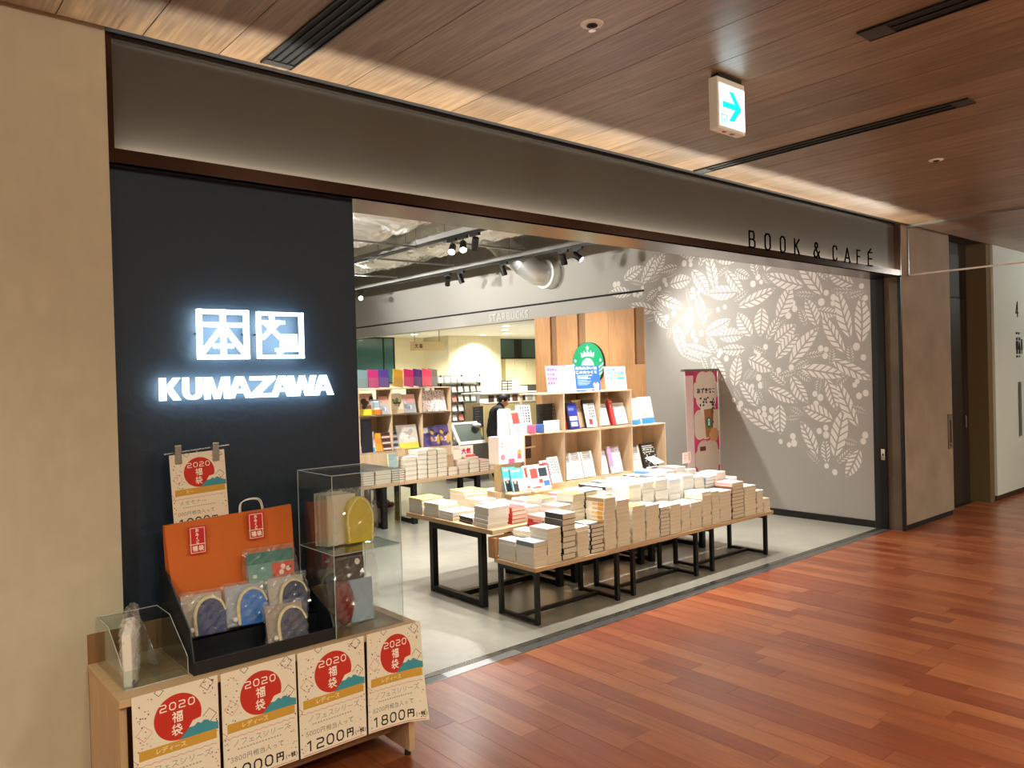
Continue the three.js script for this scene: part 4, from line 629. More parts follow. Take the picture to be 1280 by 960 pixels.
[[3.58, 4.53, [3.62, 4.42], 'left'], [4.535, 5.52, [4.60, 5.45], 'middle'], [5.525, 6.6, [5.60, 6.38], 'right']].forEach(([a, b, f, s]) => table('book_table', s + ' of the three higher wooden book tables behind the low benches', 'table', 'higher book tables', a, b, -4.478, -5.65, HT, 0.035, 0.05, [0.15, 0.32], f));
table('book_table', 'far left book table with black legs, its left half below the magazine shelf', 'table', null, 4.0, 4.96, -7.85, -8.72, 0.53, 0.035, 0.06, [0.03, 0.41], [4.2, 4.71]);
table('book_table', 'far left book table with black legs, the right half beyond the magazine shelf', 'table', null, 4.965, 6.42, -7.85, -8.72, 0.53, 0.035, 0.06, [0.03, 0.41], [5.13, 6.1]);
{ // open wooden box between bench and table
  const t = thing('wooden_box', 'open wooden box below the table edge behind the left bench', 'box', [4.06, BT, -4.49 + 0.06]);
  for (const [n, a] of [['side_panel', [-0.48, -0.46, 0.0, 0.15, -0.1, -0.015]], ['side_panel', [0.46, 0.48, 0.0, 0.15, -0.1, -0.015]], ['bottom_panel', [-0.46, 0.46, 0.0, 0.015, -0.1, -0.015]], ['back_panel', [-0.46, 0.46, 0.015, 0.15, -0.1, -0.09]]]) mesh(n, bx(...a), M.oak, t);
}
// front row of stacks on the benches
const ZB = -4.04, GF = 'front bench row of book stacks';
const front = [
  [3.60, 3.733, 0.17, 5, tWhite, 'white paperback'], [3.735, 3.875, 0.25, 8, tCream, 'cream paperback'], [3.885, 4.02, 0.335, 8, tBlackEdge, 'black-edged hardback'], [4.03, 4.155, 0.215, 7, tCream, 'cream paperback'], [4.18, 4.315, 0.215, 7, tBlackWhite, 'black and white paperback'],
  [4.325, 4.46, 0.395, 12, tOrangeObi, 'yellow-banded paperback'], [4.47, 4.62, 0.36, 12, tCream, 'cream paperback'], [4.65, 4.81, 0.29, 9, tWhite2, 'white paperback'], [4.815, 4.985, 0.275, 9, tCream, 'cream paperback'], [4.99, 5.115, 0.24, 8, tGrey, 'grey paperback'],
  [5.12, 5.265, 0.243, 8, tCream, 'cream paperback'], [5.27, 5.395, 0.222, 7, tWhite, 'white paperback'], [5.40, 5.555, 0.225, 8, tWhite2, 'white paperback'], [5.56, 5.695, 0.295, 10, tCream, 'cream paperback'], [5.70, 5.815, 0.285, 9, tCream, 'cream paperback'],
  [5.82, 6.0, 0.27, 9, tWhite, 'white paperback'], [6.01, 6.195, 0.325, 10, tBrownLine, 'brown-edged hardback'], [6.205, 6.395, 0.27, 9, tWhite2, 'cream paperback'], [6.40, 6.515, 0.21, 7, tTan, 'tan paperback'], [6.52, 6.632, 0.12, 4, tTan, 'tan paperback'],
];
front.forEach(([a, b, h, n, tile, kind], i) => stack(a, b, ZB, 0.19, BT, h, n, tile, kind, NTH[i] + ' front bench stack from left', GF, n, { topTile: { 0: tGrey, 5: tTan, 7: tYellowTop, 9: tBlackEdge, 11: tGreyPhoto, 13: tWhite2, 16: tPinkTop, 18: tWhite }[i] }));
// back row on the benches: the top books show
const back = [
  [3.60, 3.73, 0.15, tWhite, 'white paperback'], [3.75, 3.88, 0.20, tCream, 'cream paperback'], [3.89, 4.03, 0.29, tRedLine, 'red-spined book'], [4.04, 4.18, 0.35, tWhite, 'white book'], [4.20, 4.33, 0.42, tYellowTop, 'yellow-covered book'], [4.345, 4.48, 0.42, tBlackWhite, 'black and white book'],
  [4.52, 4.66, 0.38, tGrey, 'grey-covered book'], [4.68, 4.83, 0.34, tWhite, 'white book'], [4.85, 5.0, 0.42, tWhite, 'glossy white book'], [5.01, 5.17, 0.42, tWhite2, 'glossy white book'], [5.19, 5.36, 0.42, tCream, 'cream book'], [5.38, 5.53, 0.40, tWhite, 'white book'], [5.57, 5.73, 0.42, tWhite2, 'white book'], [5.74, 5.89, 0.39, tWhite, 'white book'], [5.9, 6.05, 0.37, tGrey, 'grey book'], [6.07, 6.22, 0.40, tWhite, 'white book'], [6.24, 6.4, 0.33, tCream, 'cream book'], [6.42, 6.58, 0.24, tTan, 'tan book'],
];
back.forEach(([a, b, h, tile, kind], i) => stack(a, b, -4.245, 0.185, BT, h, Math.max(4, Math.round(h / 0.03)), tile, kind, NTH[i] + ' rear bench stack from left', 'rear bench row of book stacks', 2, { white: i > 6, turn: [0, 0.04, -0.03, 0.06, 0, -0.05][i % 6], topTile: { 2: tPinkTop, 3: tGreyPhoto, 6: tGrey, 8: tTextCols, 11: tPastel, 13: tMagenta, 14: tGrey, 16: tPinkTop, 17: tWhite2 }[i] }));
// rows on the higher tables
const row1 = [
  [3.60, 3.80, 0.155, 5, tWhite, 'white hardback', 3], [3.83, 3.97, 0.13, 4, tRed, 'red-covered book', 2], [3.99, 4.13, 0.11, 4, tWhite, 'white book', 2], [4.15, 4.29, 0.16, 5, tYellowTop, 'yellow-topped cream book', 2], [4.31, 4.45, 0.13, 5, tWhite2, 'white book', 2], [4.56, 4.70, 0.15, 5, tWhite, 'white book', 2], [4.72, 4.86, 0.16, 5, tPinkTop, 'pink and green book', 2], [4.88, 5.02, 0.17, 6, tWhite, 'white book', 2], [5.04, 5.18, 0.19, 6, tWhite2, 'white book', 2], [5.2, 5.34, 0.2, 6, tWhite, 'white book', 2], [5.36, 5.5, 0.17, 5, tCream, 'cream book', 2], [5.55, 5.69, 0.19, 6, tWhite, 'white book', 2], [5.71, 5.85, 0.22, 7, tWhite2, 'white book', 2], [5.87, 6.01, 0.24, 7, tPinkTop, 'pink book', 2], [6.03, 6.17, 0.2, 6, tWhite, 'white book', 2], [6.2, 6.34, 0.14, 5, tWhite2, 'white book', 2],
];
row1.forEach(([a, b, h, n, tile, kind, top], i) => stack(a, b, -4.54, 0.19, HT, h, n, tile, kind, NTH[i] + ' front stack from left on higher tables', 'front row of stacks on the higher tables', top, { white: true, turn: ((i * 7) % 5 - 2) * 0.035, topTile: { 2: tPastel, 4: tGreyPhoto, 5: tRedRect, 7: tBWText, 8: tMagenta, 10: tTextCols, 11: tGrey, 13: tPinkTop, 15: tGreyPhoto }[i] }));
const row2 = [
  [3.62, 3.78, 0.05, 3, tBlackEdge, 'black-spined thin book', 3], [3.83, 3.97, 0.13, 4, tCream, 'cream book', 1], [4.0, 4.14, 0.10, 4, tWhite, 'white book', 1], [4.17, 4.31, 0.12, 4, tWhite2, 'white book', 1], [4.34, 4.47, 0.09, 3, tWhite, 'white book', 1], [4.6, 4.74, 0.12, 4, tPinkTop, 'pink book', 1], [4.78, 4.92, 0.13, 4, tWhite, 'white book', 1], [4.96, 5.1, 0.15, 5, tSpiral, 'spiral-bound white book', 1], [5.14, 5.28, 0.16, 5, tWhite, 'white book', 1], [5.32, 5.46, 0.17, 5, tWhite2, 'white book', 1], [5.56, 5.7, 0.17, 5, tSpiral, 'spiral-bound white book', 2], [5.74, 5.88, 0.2, 6, tWhite, 'white book', 1], [5.92, 6.06, 0.21, 6, tWhite2, 'white book', 1], [6.1, 6.24, 0.16, 5, tWhite, 'white book', 1],
];
row2.forEach(([a, b, h, n, tile, kind, top], i) => stack(a, b, -4.76, 0.19, HT, h, n, tile, kind, NTH[i] + ' second-row stack from left on higher tables', 'second row of stacks on the higher tables', top, { white: true, turn: ((i * 5) % 7 - 3) * 0.03, topTile: { 1: tTextCols, 2: tGreyPhoto, 4: tPaleYellow, 6: tPastel, 8: tGrey, 9: tMagenta, 11: tBlueWhite, 13: tPinkTop }[i] }));
// left end of the higher table, behind the hardbacks
[[3.6, 3.83, -4.98, 0.20, 0.07, 3, tWhite, 'white magazine'], [3.6, 3.8, -5.2, 0.2, 0.115, 4, tCream, 'cream book'], [3.6, 3.82, -5.42, 0.21, 0.13, 4, tYellowTop, 'yellow-topped magazine'], [3.9, 4.06, -5.0, 0.19, 0.13, 4, tCream, 'cream book'], [4.12, 4.3, -5.0, 0.19, 0.08, 3, tWhite2, 'white book'], [3.92, 4.16, -5.25, 0.23, 0.17, 6, tYellowTop, 'yellow-topped cream book'], [4.34, 4.5, -4.98, 0.18, 0.06, 2, tPinkTop, 'pink book']].forEach(([a, b, z, d, h, n, tile, kind], i) => stack(a, b, z, d, HT, h, n, tile, kind, NTH[i] + ' loose stack at left end of higher tables', 'loose stacks at the left end of the higher tables', 1, { turn: ((i * 3) % 5 - 2) * 0.03 }));
// stacks on the far left table
[[4.2, 4.4, 0.16, '#8a8178'], [4.41, 4.585, 0.165, '#b9a9a4'], [4.59, 4.81, 0.165, '#dccdb4'], [4.815, 4.995, 0.16, '#6d5f62'], [5.0, 5.17, 0.285, '#f2efe8'], [5.175, 5.32, 0.35, '#f1ece6'], [5.325, 5.465, 0.36, '#e6d9bf'], [5.47, 5.62, 0.34, '#e8dcc4'], [5.63, 5.78, 0.1, '#efe4cc'], [5.79, 5.95, 0.17, '#ecd0c4'], [5.96, 6.12, 0.2, '#e9e0cc'], [6.13, 6.28, 0.15, '#c99a94'], [6.29, 6.41, 0.12, '#efe6d4']].forEach(([a, b, h, c], i) => { const n = Math.round(h / 0.028), t = h / n; for (let k = 0; k < n; k++) { const r = rngOf(i * 50 + k), x = (a + b) / 2 + (r() - 0.5) * 0.01; pileBox(x, 0.53 + t * (k + 0.5), -7.985, b - a - 0.014, t * 0.78, 0.2, '#eadfc8'); pileBox(x, 0.53 + t * (k + 0.06), -7.985, b - a - 0.008, t * 0.12, 0.206, k % 2 ? c : '#7d746c'); pileBox(x, 0.53 + t * (k + 0.92), -7.985, b - a - 0.008, t * 0.12, 0.206, c); } });
// ---------------------------------------------------------------- shelf unit on the higher tables
function cube(t, x0, x1, y0, y1, z0, z1, o = {}) {  // one open compartment: boards as parts
  const th = 0.012; if (!o.noLeft) mesh('side_board', bx(x0 - th, x0, y0, y1, z1, z0), M.beechPale, t); if (!o.noRight) mesh('side_board', bx(x1, x1 + th, y0, y1, z1, z0), M.beechPale, t);
  if (!o.noTop) mesh('top_board', bx(x0 - th, x1 + th, y1, y1 + th, z1, z0), M.beechPale, t); mesh('bottom_board', bx(x0 - th, x1 + th, y0 - th, y0, z1, z0), M.beechPale, t);
  if (!o.noBack) mesh('back_board', bx(x0, x1, y0, y1, z1, z1 + 0.008), o.backMat || M.beech, t);
}
const SZ = -5.2, SD = -5.52;     // front and back of the shelf
{
  const t = thing('book_shelf', 'pale wooden stepped cube shelf full of displayed books, standing on the higher tables', 'shelf', [0, HT, 0]); const y = (v) => v - HT;
  mesh('plinth', bx(4.27, 6.54, 0, y(0.738), SD, SZ), M.beechPale, t);
  cube(t, 4.56, 5.05, y(0.75), y(1.215), SZ, SD); mesh('support_block', bx(4.30, 4.54, y(0.738), y(0.985), SZ - 0.13, SZ - 0.03), M.beechPale, t); cube(t, 5.065, 5.535, y(0.75), y(1.205), SZ, SD); cube(t, 5.55, 6.0, y(0.75), y(1.205), SZ, SD, { noLeft: true }); cube(t, 6.015, 6.53, y(0.75), y(1.20), SZ, SD, { noLeft: true });
  cube(t, 5.065, 5.535, y(1.228), y(1.57), SZ, SD); cube(t, 5.55, 6.0, y(1.228), y(1.57), SZ, SD, { noLeft: true }); mesh('top_ledge', bx(4.78, 5.05, y(1.57), y(1.582), SD, SZ), M.beechPale, t); mesh('ledge_post', bx(4.79, 4.81, y(1.228), y(1.57), SD, SD + 0.02), M.beechPale, t);
}
let lastShow = 0;
function show(x, y, z, w, h, t, tile, label, lean = -0.28, yaw = 0, group = 'books shown on the wooden shelf', name = 'book', category = 'book') { const o = placeBook(w, h, t, tile, label, group, name, category, true); o.position.set(x, y + t * 0.5 * Math.sin(-lean) + 0.001, z); o.rotation.set(lean, yaw, 0); return o; }
// lowest row, then middle, then the top
show(4.36, 0.752, -5.06, 0.14, 0.2, 0.02, tTeal, 'teal and white book with a portrait, leftmost at the shelf foot'); show(4.33, 0.752, -5.12, 0.15, 0.21, 0.015, tTeal, 'teal book right behind the teal portrait book', -0.28); show(4.56, 0.752, -5.0, 0.23, 0.2, 0.018, tTwoRect, 'white book with red and dark squares, at the shelf foot'); show(4.545, 0.752, -5.07, 0.2, 0.21, 0.015, tTwoRect, 'white book half hidden behind the one with red and dark squares');
for (const [x, z] of [[4.345, -5.06], [4.55, -5.02]]) pileBox(x, 0.745, z, 0.2, 0.012, 0.12, '#d8b78c');
show(4.74, 0.752, -5.13, 0.13, 0.2, 0.02, tRedWhite, 'red and white book inside the left lower compartment'); show(4.82, 0.752, -5.18, 0.13, 0.22, 0.02, tTextCols, 'white book with black vertical lettering, left lower compartment', -0.3, 0.05); show(4.93, 0.752, -5.19, 0.13, 0.24, 0.02, tTextCols, 'tall white book with black lettering beside the compartment wall', -0.3);
show(5.13, 0.752, -5.24, 0.14, 0.24, 0.02, tGreyPhoto, 'white book with grey picture, left of three in the second compartment', -0.25); show(5.25, 0.752, -5.23, 0.14, 0.25, 0.02, tGreyPhoto, 'white book with grey picture, middle of three in the second compartment', -0.25); show(5.41, 0.752, -5.23, 0.15, 0.25, 0.02, tGreyPhoto, 'white book with grey picture, right of three in the second compartment', -0.25);
show(5.62, 0.752, -5.24, 0.13, 0.24, 0.02, tMagenta, 'pale book left of the one with a magenta stripe', -0.25); show(5.8, 0.752, -5.23, 0.17, 0.27, 0.022, tMagenta, 'white book with a magenta stripe in the third lower compartment', -0.25);
show(6.12, 0.752, -5.24, 0.15, 0.25, 0.02, tGreyPhoto, 'white book at the left of the right lower compartment', -0.25); show(6.32, 0.752, -5.22, 0.22, 0.26, 0.02, tBlackGraph, 'black book with white lettering in the right lower compartment', -0.25);
show(5.15, 1.23, -5.26, 0.14, 0.24, 0.02, tRed, 'red book almost hidden at the left of the upper compartment', -0.22); show(5.2, 1.23, -5.22, 0.14, 0.25, 0.022, tBlueBlack, 'dark blue and black book in the left upper compartment', -0.22); show(5.33, 1.23, -5.27, 0.13, 0.27, 0.03, tTan, 'tan book between the blue and the white ones, upper compartment', -0.22); show(5.44, 1.23, -5.22, 0.15, 0.27, 0.025, tBWText, 'white book with black and red lettering, left upper compartment', -0.22);
show(5.63, 1.23, -5.24, 0.16, 0.22, 0.03, tWhite, 'white book leaning left in the right upper compartment', -0.3); show(5.78, 1.23, -5.24, 0.05, 0.26, 0.03, tRed, 'thin dark red book between two white ones, upper compartment', -0.25); show(5.89, 1.23, -5.24, 0.18, 0.22, 0.03, tWhiteRed, 'white book leaning right in the right upper compartment', -0.3);
show(6.1, 1.214, -5.26, 0.15, 0.22, 0.02, tPastel, 'leftmost pastel book on top of the right shelf step', -0.2); show(6.2, 1.214, -5.28, 0.16, 0.27, 0.02, tPastel, 'second pastel book on top of the right shelf step', -0.2); show(6.33, 1.214, -5.26, 0.2, 0.28, 0.02, tPastel, 'front pastel book with blue foot on the right shelf step', -0.2);
// the step left of the upper compartments
show(4.49, 1.222, -5.215, 0.16, 0.22, 0.02, tRedRect, 'white book with a red rectangle leaning on the left shelf step', -0.22, 0.1); show(4.36, 1.222, -5.26, 0.1, 0.23, 0.02, tWhite, 'plain white book leaning left of the one with the red rectangle', -0.3, -0.75); show(4.40, 1.222, -5.29, 0.1, 0.24, 0.02, tWhite2, 'white book turned sideways at the left shelf step', -0.3, -0.75);
show(4.69, 1.229, -5.34, 0.17, 0.25, 0.02, tTextCols, 'white book with dark lettering behind the pink pot', -0.15);
{ const t = thing('mesh_basket', 'black wire mesh basket with white booklets on the left shelf step', 'basket', [4.95, 1.229, -5.33]); const L = []; for (let i = 0; i <= 8; i++) { const x = -0.1 + i * 0.025; L.push(rod([x, 0, 0.05], [x, 0.25, 0.0], 0.0022, 5)); } for (let i = 0; i <= 8; i++) { const k = i / 8; L.push(rod([-0.1, 0.25 * k, 0.05 - 0.05 * k], [0.1, 0.25 * k, 0.05 - 0.05 * k], 0.0022, 5)); } mesh('wire_mesh', merge(L), M.black, t); mesh('back_sheet', bx(-0.1, 0.1, 0.0, 0.25, -0.03, -0.025), std('#4a4a48', 0.7), t); mesh('base', bx(-0.1, 0.1, 0, 0.006, -0.03, 0.06), M.black, t); }
{ const t = thing('booklet', 'white booklets lying in front of the wire basket', 'booklet', [4.93, 1.229, -5.235]); mesh('front_sheet', bx(-0.1, 0.0, 0, 0.1, -0.012, 0.0), M.paper, t); mesh('rear_sheet', bx(0.0, 0.1, 0, 0.1, -0.018, -0.006), M.paper, t); }
solo('pink_pot', new THREE.LatheGeometry([[0.0, 0], [0.035, 0], [0.043, 0.01], [0.04, 0.07], [0.034, 0.075], [0.03, 0.02], [0, 0.02]].map((q) => new THREE.Vector2(q[0], q[1])), 24), std('#cf5a7c', 0.5), [4.66, 1.229, -5.225], 'small pink pot on the left shelf step', 'pot');
solo('blue_pot', new THREE.LatheGeometry([[0.0, 0], [0.035, 0], [0.042, 0.01], [0.042, 0.07], [0.036, 0.075], [0.03, 0.02], [0, 0.02]].map((q) => new THREE.Vector2(q[0], q[1])), 24), std('#3f63a8', 0.5), [4.765, 1.229, -5.225], 'small blue pot beside the pink one on the shelf step', 'pot');
{ const tx = canvasTex(300, 240, (g) => { const r = rngOf(8); g.fillStyle = '#f7e6e4'; g.fillRect(0, 0, 300, 240); strokeColumn(g, 'この大', 24, 16, 26, 3, '#5a4a4c'); for (let k = 0; k < 3; k++) strokeColumn(g, 'たいになつ'.slice(k, k + 4), 76 + k * 40, 20, 20, 2.4, '#8a6f74'); g.fillStyle = '#e8808c'; g.beginPath(); g.arc(46, 180, 26, 0, 7); g.fill(); g.fillStyle = '#d95a84'; g.fillRect(112, 200, 70, 40); g.fillStyle = '#f0a23c'; g.beginPath(); g.arc(244, 148, 24, 0, 7); g.fill(); g.fillStyle = '#e46a6a'; g.fillRect(222, 164, 46, 44); });
  const t = thing('pink_notice_box', 'pale pink printed notice box at the left front of the shelf', 'notice', [4.405, 0.985, SZ - 0.03]); mesh('box_body', bx(-0.15, 0.137, 0, 0.235, -0.11, 0.03), std('#f3e2e0', 0.7), t); mesh('printed_front', new THREE.PlaneGeometry(0.287, 0.235).translate(-0.0065, 0.1175, 0.0312), std('#ffffff', 0.7, { map: tx }), t); }
{ const t = thing('brown_binder', 'dark brown binders lying inside the left shelf compartment', 'binder', [4.74, 0.985, -5.42]); mesh('shelf_insert', bx(-0.16, 0.06, 0.1, 0.112, -0.08, 0.1), M.beechPale, t); mesh('upper_binder', bx(-0.14, 0.04, 0.112, 0.2, -0.08, 0.06), std('#4a2a20', 0.6), t); mesh('lower_binder', bx(-0.14, 0.04, 0.0, 0.09, -0.08, 0.05), std('#3f241c', 0.6), t); mesh('support', bx(-0.14, 0.04, -0.22, 0.0, -0.08, 0.0), M.beech, t); }
// posters on the shelf top
const posters = [
  canvasTex(320, 300, (g, W, H) => { const q = g.createLinearGradient(0, 0, 0, H); q.addColorStop(0, '#a79ad0'); q.addColorStop(0.8, '#e3a9bd'); q.addColorStop(1, '#f4dbe0'); g.fillStyle = q; g.fillRect(0, 0, 225, H); g.fillStyle = '#f4f0f6'; g.fillRect(225, 0, 95, H); g.fillStyle = '#f6e4ea'; g.fillRect(0, 240, W, 60); ['ゼロから', 'つくる', 'ビジネス', 'モデル'].forEach((s, i) => strokeText(g, s, 10, 34 + i * 50, 26, 4, '#33294f')); g.strokeStyle = '#ffffff'; g.lineWidth = 16; g.beginPath(); g.ellipse(170, 115, 36, 88, 0, 0, 7); g.stroke(); strokeColumn(g, 'ビジネスモデル', 240, 20, 18, 2.4, '#4f5a7d'); strokeColumn(g, 'つくる', 274, 30, 16, 2, '#9aa4c4'); g.strokeStyle = '#4a5a90'; g.lineWidth = 4; g.strokeRect(22, 258, 18, 24); }),
  canvasTex(280, 300, (g, W, H) => { g.fillStyle = '#2f68c4'; g.fillRect(0, 0, W, H); strokeText(g, 'あたたかい気', 8, 14, 34, 7, '#ffffff', 1, 1.15); strokeText(g, 'この大つくる', 8, 62, 34, 7, '#ffffff', 1, 1.15); const r = rngOf(3); fauxLines(g, 24, 112, 190, 3, 9, 17, '#dfe9fa', r); fauxLines(g, 24, 168, 170, 5, 6, 13, '#a9c4ec', r); g.fillStyle = '#f3f0ee'; g.beginPath(); g.arc(230, 230, 34, 0, 7); g.fill(); g.fillRect(206, 240, 50, 60); g.fillStyle = '#c9503c'; g.fillRect(214, 196, 26, 18); g.fillStyle = '#f7f3f0'; g.fillRect(10, 270, 190, 12); }),
  canvasTex(270, 300, (g, W, H) => { g.fillStyle = '#f3f6f4'; g.fillRect(0, 0, W, H); g.fillStyle = '#3fb4dc'; g.fillRect(24, 24, 110, 30); g.fillRect(40, 66, 200, 34); g.fillRect(24, 136, 220, 30); g.fillStyle = '#eef06a'; g.fillRect(90, 106, 130, 26); strokeText(g, 'モデル', 30, 26, 26, 4, '#f4fbff'); strokeText(g, 'ビジネスつく', 48, 70, 27, 4, '#ffffff'); strokeText(g, 'ゼロから', 100, 108, 22, 3, '#4a7a5a'); strokeText(g, 'つくるこの', 34, 139, 24, 4, '#ffffff'); g.fillStyle = '#f5efb0'; g.fillRect(30, 190, 190, 44); g.fillStyle = '#bfe6ef'; g.fillRect(30, 246, 180, 10); }),
];
[[4.98, 0.25, 0.255, 0, 'lilac poster card with a white zero shape on the shelf top', 0.27], [5.34, 0.24, 0.25, 1, 'blue poster card with white lettering in the middle of the shelf top', 0.30], [5.7, 0.27, 0.235, 2, 'white and light blue poster card at the right of the shelf top', 0.31]].forEach(([x, w, h, k, l]) => {
  const t = thing('poster_card', l, 'poster', [[5.07, 5.43, 5.83][k], 1.583, -5.235]); const ww = [0.37, 0.34, 0.31][k];
  const p = mesh('printed_panel', new THREE.BoxGeometry(ww, h, 0.004).translate(0, h / 2, 0).rotateX(-0.1), [M.paper, M.paper, M.paper, M.paper, std('#ffffff', 0.6, { map: posters[k] }), M.paper], t); p.name = 'printed_panel'; mesh('support', bx(-0.03, 0.03, 0, 0.01, -0.06, 0.004), M.white, t); });
// price cards on the right end of the tables
{ const t = thing('card_stand', 'tilted white card on a clear stand above the white book stacks', 'card', [5.93, HT + 0.21, -4.86], 0.25); mesh('card', new THREE.BoxGeometry(0.2, 0.003, 0.12).rotateX(0.5).translate(0, 0.075, 0), M.paper, t); mesh('stem', rod([0, 0, 0], [0, 0.075, 0], 0.004), M.acrylic, t); mesh('foot', bx(-0.03, 0.03, 0, 0.004, -0.03, 0.03), M.acrylic, t); }
{ const tx = canvasTex(128, 112, (g) => { g.fillStyle = '#f6dcd2'; g.fillRect(0, 0, 128, 112); g.fillStyle = '#6d4a44'; for (let i = 0; i < 4; i++) g.fillRect(96, 14 + i * 20, 14, 12); g.fillStyle = '#e9b8ae'; g.fillRect(12, 30, 66, 8); g.fillRect(12, 54, 60, 8); });
  const t = thing('price_card', 'small pinkish card on a clear stand near the right end of the stacks', 'card', [6.12, HT + 0.2, -4.62]); mesh('card', new THREE.BoxGeometry(0.125, 0.105, 0.003).translate(0, 0.105, 0), [M.paper, M.paper, M.paper, M.paper, std('#ffffff', 0.7, { map: tx }), M.paper], t); mesh('stem', rod([0, 0, 0], [0, 0.06, -0.002], 0.005), M.acrylic, t); mesh('foot', bx(-0.03, 0.03, 0, 0.004, -0.03, 0.03), M.acrylic, t); }
// ---------------------------------------------------------------- far left magazine shelf with coloured folders
const S2 = -8.2, S2B = -8.56, ST2 = 0.53;
{
  const t = thing('magazine_shelf', 'pale wooden cube shelf with magazines on the far left table', 'shelf', [0, ST2, 0]); const y = (v) => v - ST2;
  mesh('plinth', bx(4.12, 5.94, 0, y(0.86), S2B, S2), M.beechPale, t);
  for (const [a, b] of [[4.14, 4.58], [4.6, 5.03], [5.045, 5.475], [5.49, 5.92]]) { cube(t, a, b, y(0.875), y(1.305), S2, S2B, { noLeft: a > 4.2 }); cube(t, a, b, y(1.32), y(1.625), S2, S2B, { noLeft: a > 4.2, noBack: true }); }
}
{
  const cs = [['#7d9ea3', 'teal'], ['#c92f7c', 'pink'], ['#5a3a9c', 'violet'], ['#d4a227', 'mustard'], ['#d9286e', 'bright pink'], ['#4f2a72', 'dark violet'], ['#cf3550', 'red'], ['#5b5a4e', 'olive grey']];
  const px = [4.68, 4.835, 4.99, 5.17, 5.335, 5.48, 5.605, 5.70];
  cs.forEach(([c, n], i) => {
    const t = thing('folder', n + ' cloth folder leaning in the row on top of the magazine shelf', 'folder', [px[i], 1.64, -8.26 - (i % 3) * 0.012], 0, 'coloured folders on the magazine shelf'); t.rotation.set(-0.16, 0.05, -0.06 - (i > 2 ? 0.08 : 0), 'YXZ');
    mesh('folder_back', rb(-0.075, 0.075, 0.012, 0.235, -0.008, 0.0, 0.003), std(c, 0.7), t);
    mesh('folder_pocket', rb(-0.073, 0.073, 0.01, 0.135, 0.0, 0.006, 0.003), std(new THREE.Color(c).lerp(new THREE.Color('#8a8078'), 0.3), 0.7), t);
  });
}
{
  const S = (x, row, w, h, tile, l, lean = -0.25, yaw = 0) => show(x, row ? 1.321 : 0.876, S2 - 0.04 + (row ? 0 : 0.02), w * 1.1, h * 1.12, 0.018, tile, l, lean, yaw, 'magazines on the far left shelf', 'magazine', 'magazine');
  S(4.72, 1, 0.19, 0.24, tPeople, 'magazine with faces and a yellow foot, upper left compartment'); S(4.85, 1, 0.13, 0.17, tOrangeApp, 'white magazine with an orange foot, upper left compartment'); S(4.96, 1, 0.12, 0.2, tPinkGrey, 'pale pink magazine at the right of the upper left compartment');
  S(5.15, 1, 0.16, 0.23, tFlorals, 'white magazine with plant pictures in the upper middle compartment'); S(5.33, 1, 0.16, 0.21, tPinkGrey, 'pink and grey magazine in the upper middle compartment'); S(5.6, 1, 0.17, 0.25, tPattern, 'left of two pattern-covered magazines in the upper right compartment'); S(5.79, 1, 0.17, 0.25, tPattern, 'right of two pattern-covered magazines in the upper right compartment');
  S(4.69, 0, 0.14, 0.36, tNavy, 'tall dark navy panel book in the lower left compartment', -0.08); S(4.72, 0, 0.17, 0.22, tBlueWhite, 'white and blue magazine in the lower left compartment', -0.25); S(4.66, 0, 0.12, 0.22, tBlueWhite, 'blue edged magazine at the far left of the lower compartment', -0.2); S(4.86, 0, 0.1, 0.2, tOrange, 'orange magazine in the lower left compartment'); S(4.965, 0, 0.12, 0.2, tBands, 'brown banded magazine by the divider'); S(5.1, 0, 0.09, 0.2, tBandsBlue, 'blue-grey banded magazine right of the divider'); S(5.28, 0, 0.27, 0.27, tPaleYellow, 'wide pale magazine with a yellow foot, lower middle compartment'); S(5.56, 0, 0.12, 0.22, tViolet, 'violet and white magazine in the lower right compartment'); S(5.69, 0, 0.17, 0.24, tMovie, 'left dark violet picture magazine, lower right compartment'); S(5.84, 0, 0.16, 0.24, tMovie, 'right dark violet picture magazine, lower right compartment');
  const P = (x, y, z, w, h, tile, l) => show(x, y, z, w, h, 0.03, tile, l, -0.12, 0, 'books standing on the stacks of the far table', 'book', 'book');
  P(4.88, 0.53 + 0.165, -7.96, 0.12, 0.17, tBlueGreen, 'blue-green book standing on the far table stacks'); P(5.0, 0.82, -7.97, 0.1, 0.1, tTan, 'tan book standing beside the tall far stacks'); P(5.71, 0.64, -7.97, 0.12, 0.14, tTan, 'small brown book standing at the right of the far stacks'); P(5.84, 0.71, -7.98, 0.12, 0.17, tCream, 'small cream book standing at the right of the far stacks');
  const card = thing('red_letter_card', 'white card with red lettering on the far table stacks', 'card', [6.0, 0.745, -7.98]); const tx = canvasTex(128, 80, (g) => { g.fillStyle = '#f7f0ec'; g.fillRect(0, 0, 128, 80); strokeText(g, '大気', 8, 20, 46, 9, '#d02a34'); }); mesh('card', new THREE.BoxGeometry(0.2, 0.13, 0.004).translate(0, 0.065, 0), [M.paper, M.paper, M.paper, M.paper, std('#ffffff', 0.7, { map: tx }), M.paper], card); mesh('foot', bx(-0.04, 0.04, 0, 0.006, -0.03, 0.02), M.paper, card);
  const red = show(6.02, 0.735, -7.93, 0.14, 0.03, 0.02, tRed, 'red booklet lying before the red letter card', 0, 0, 'books standing on the stacks of the far table'); red.position.y = 0.731;
}
{ const g = merge(pile); const m = mesh('book_pile', g, std('#ffffff', 0.8, { vertexColors: true })); m.userData.kind = 'stuff'; tag(m, 'lower books of the stacks on the benches and tables', 'books'); }
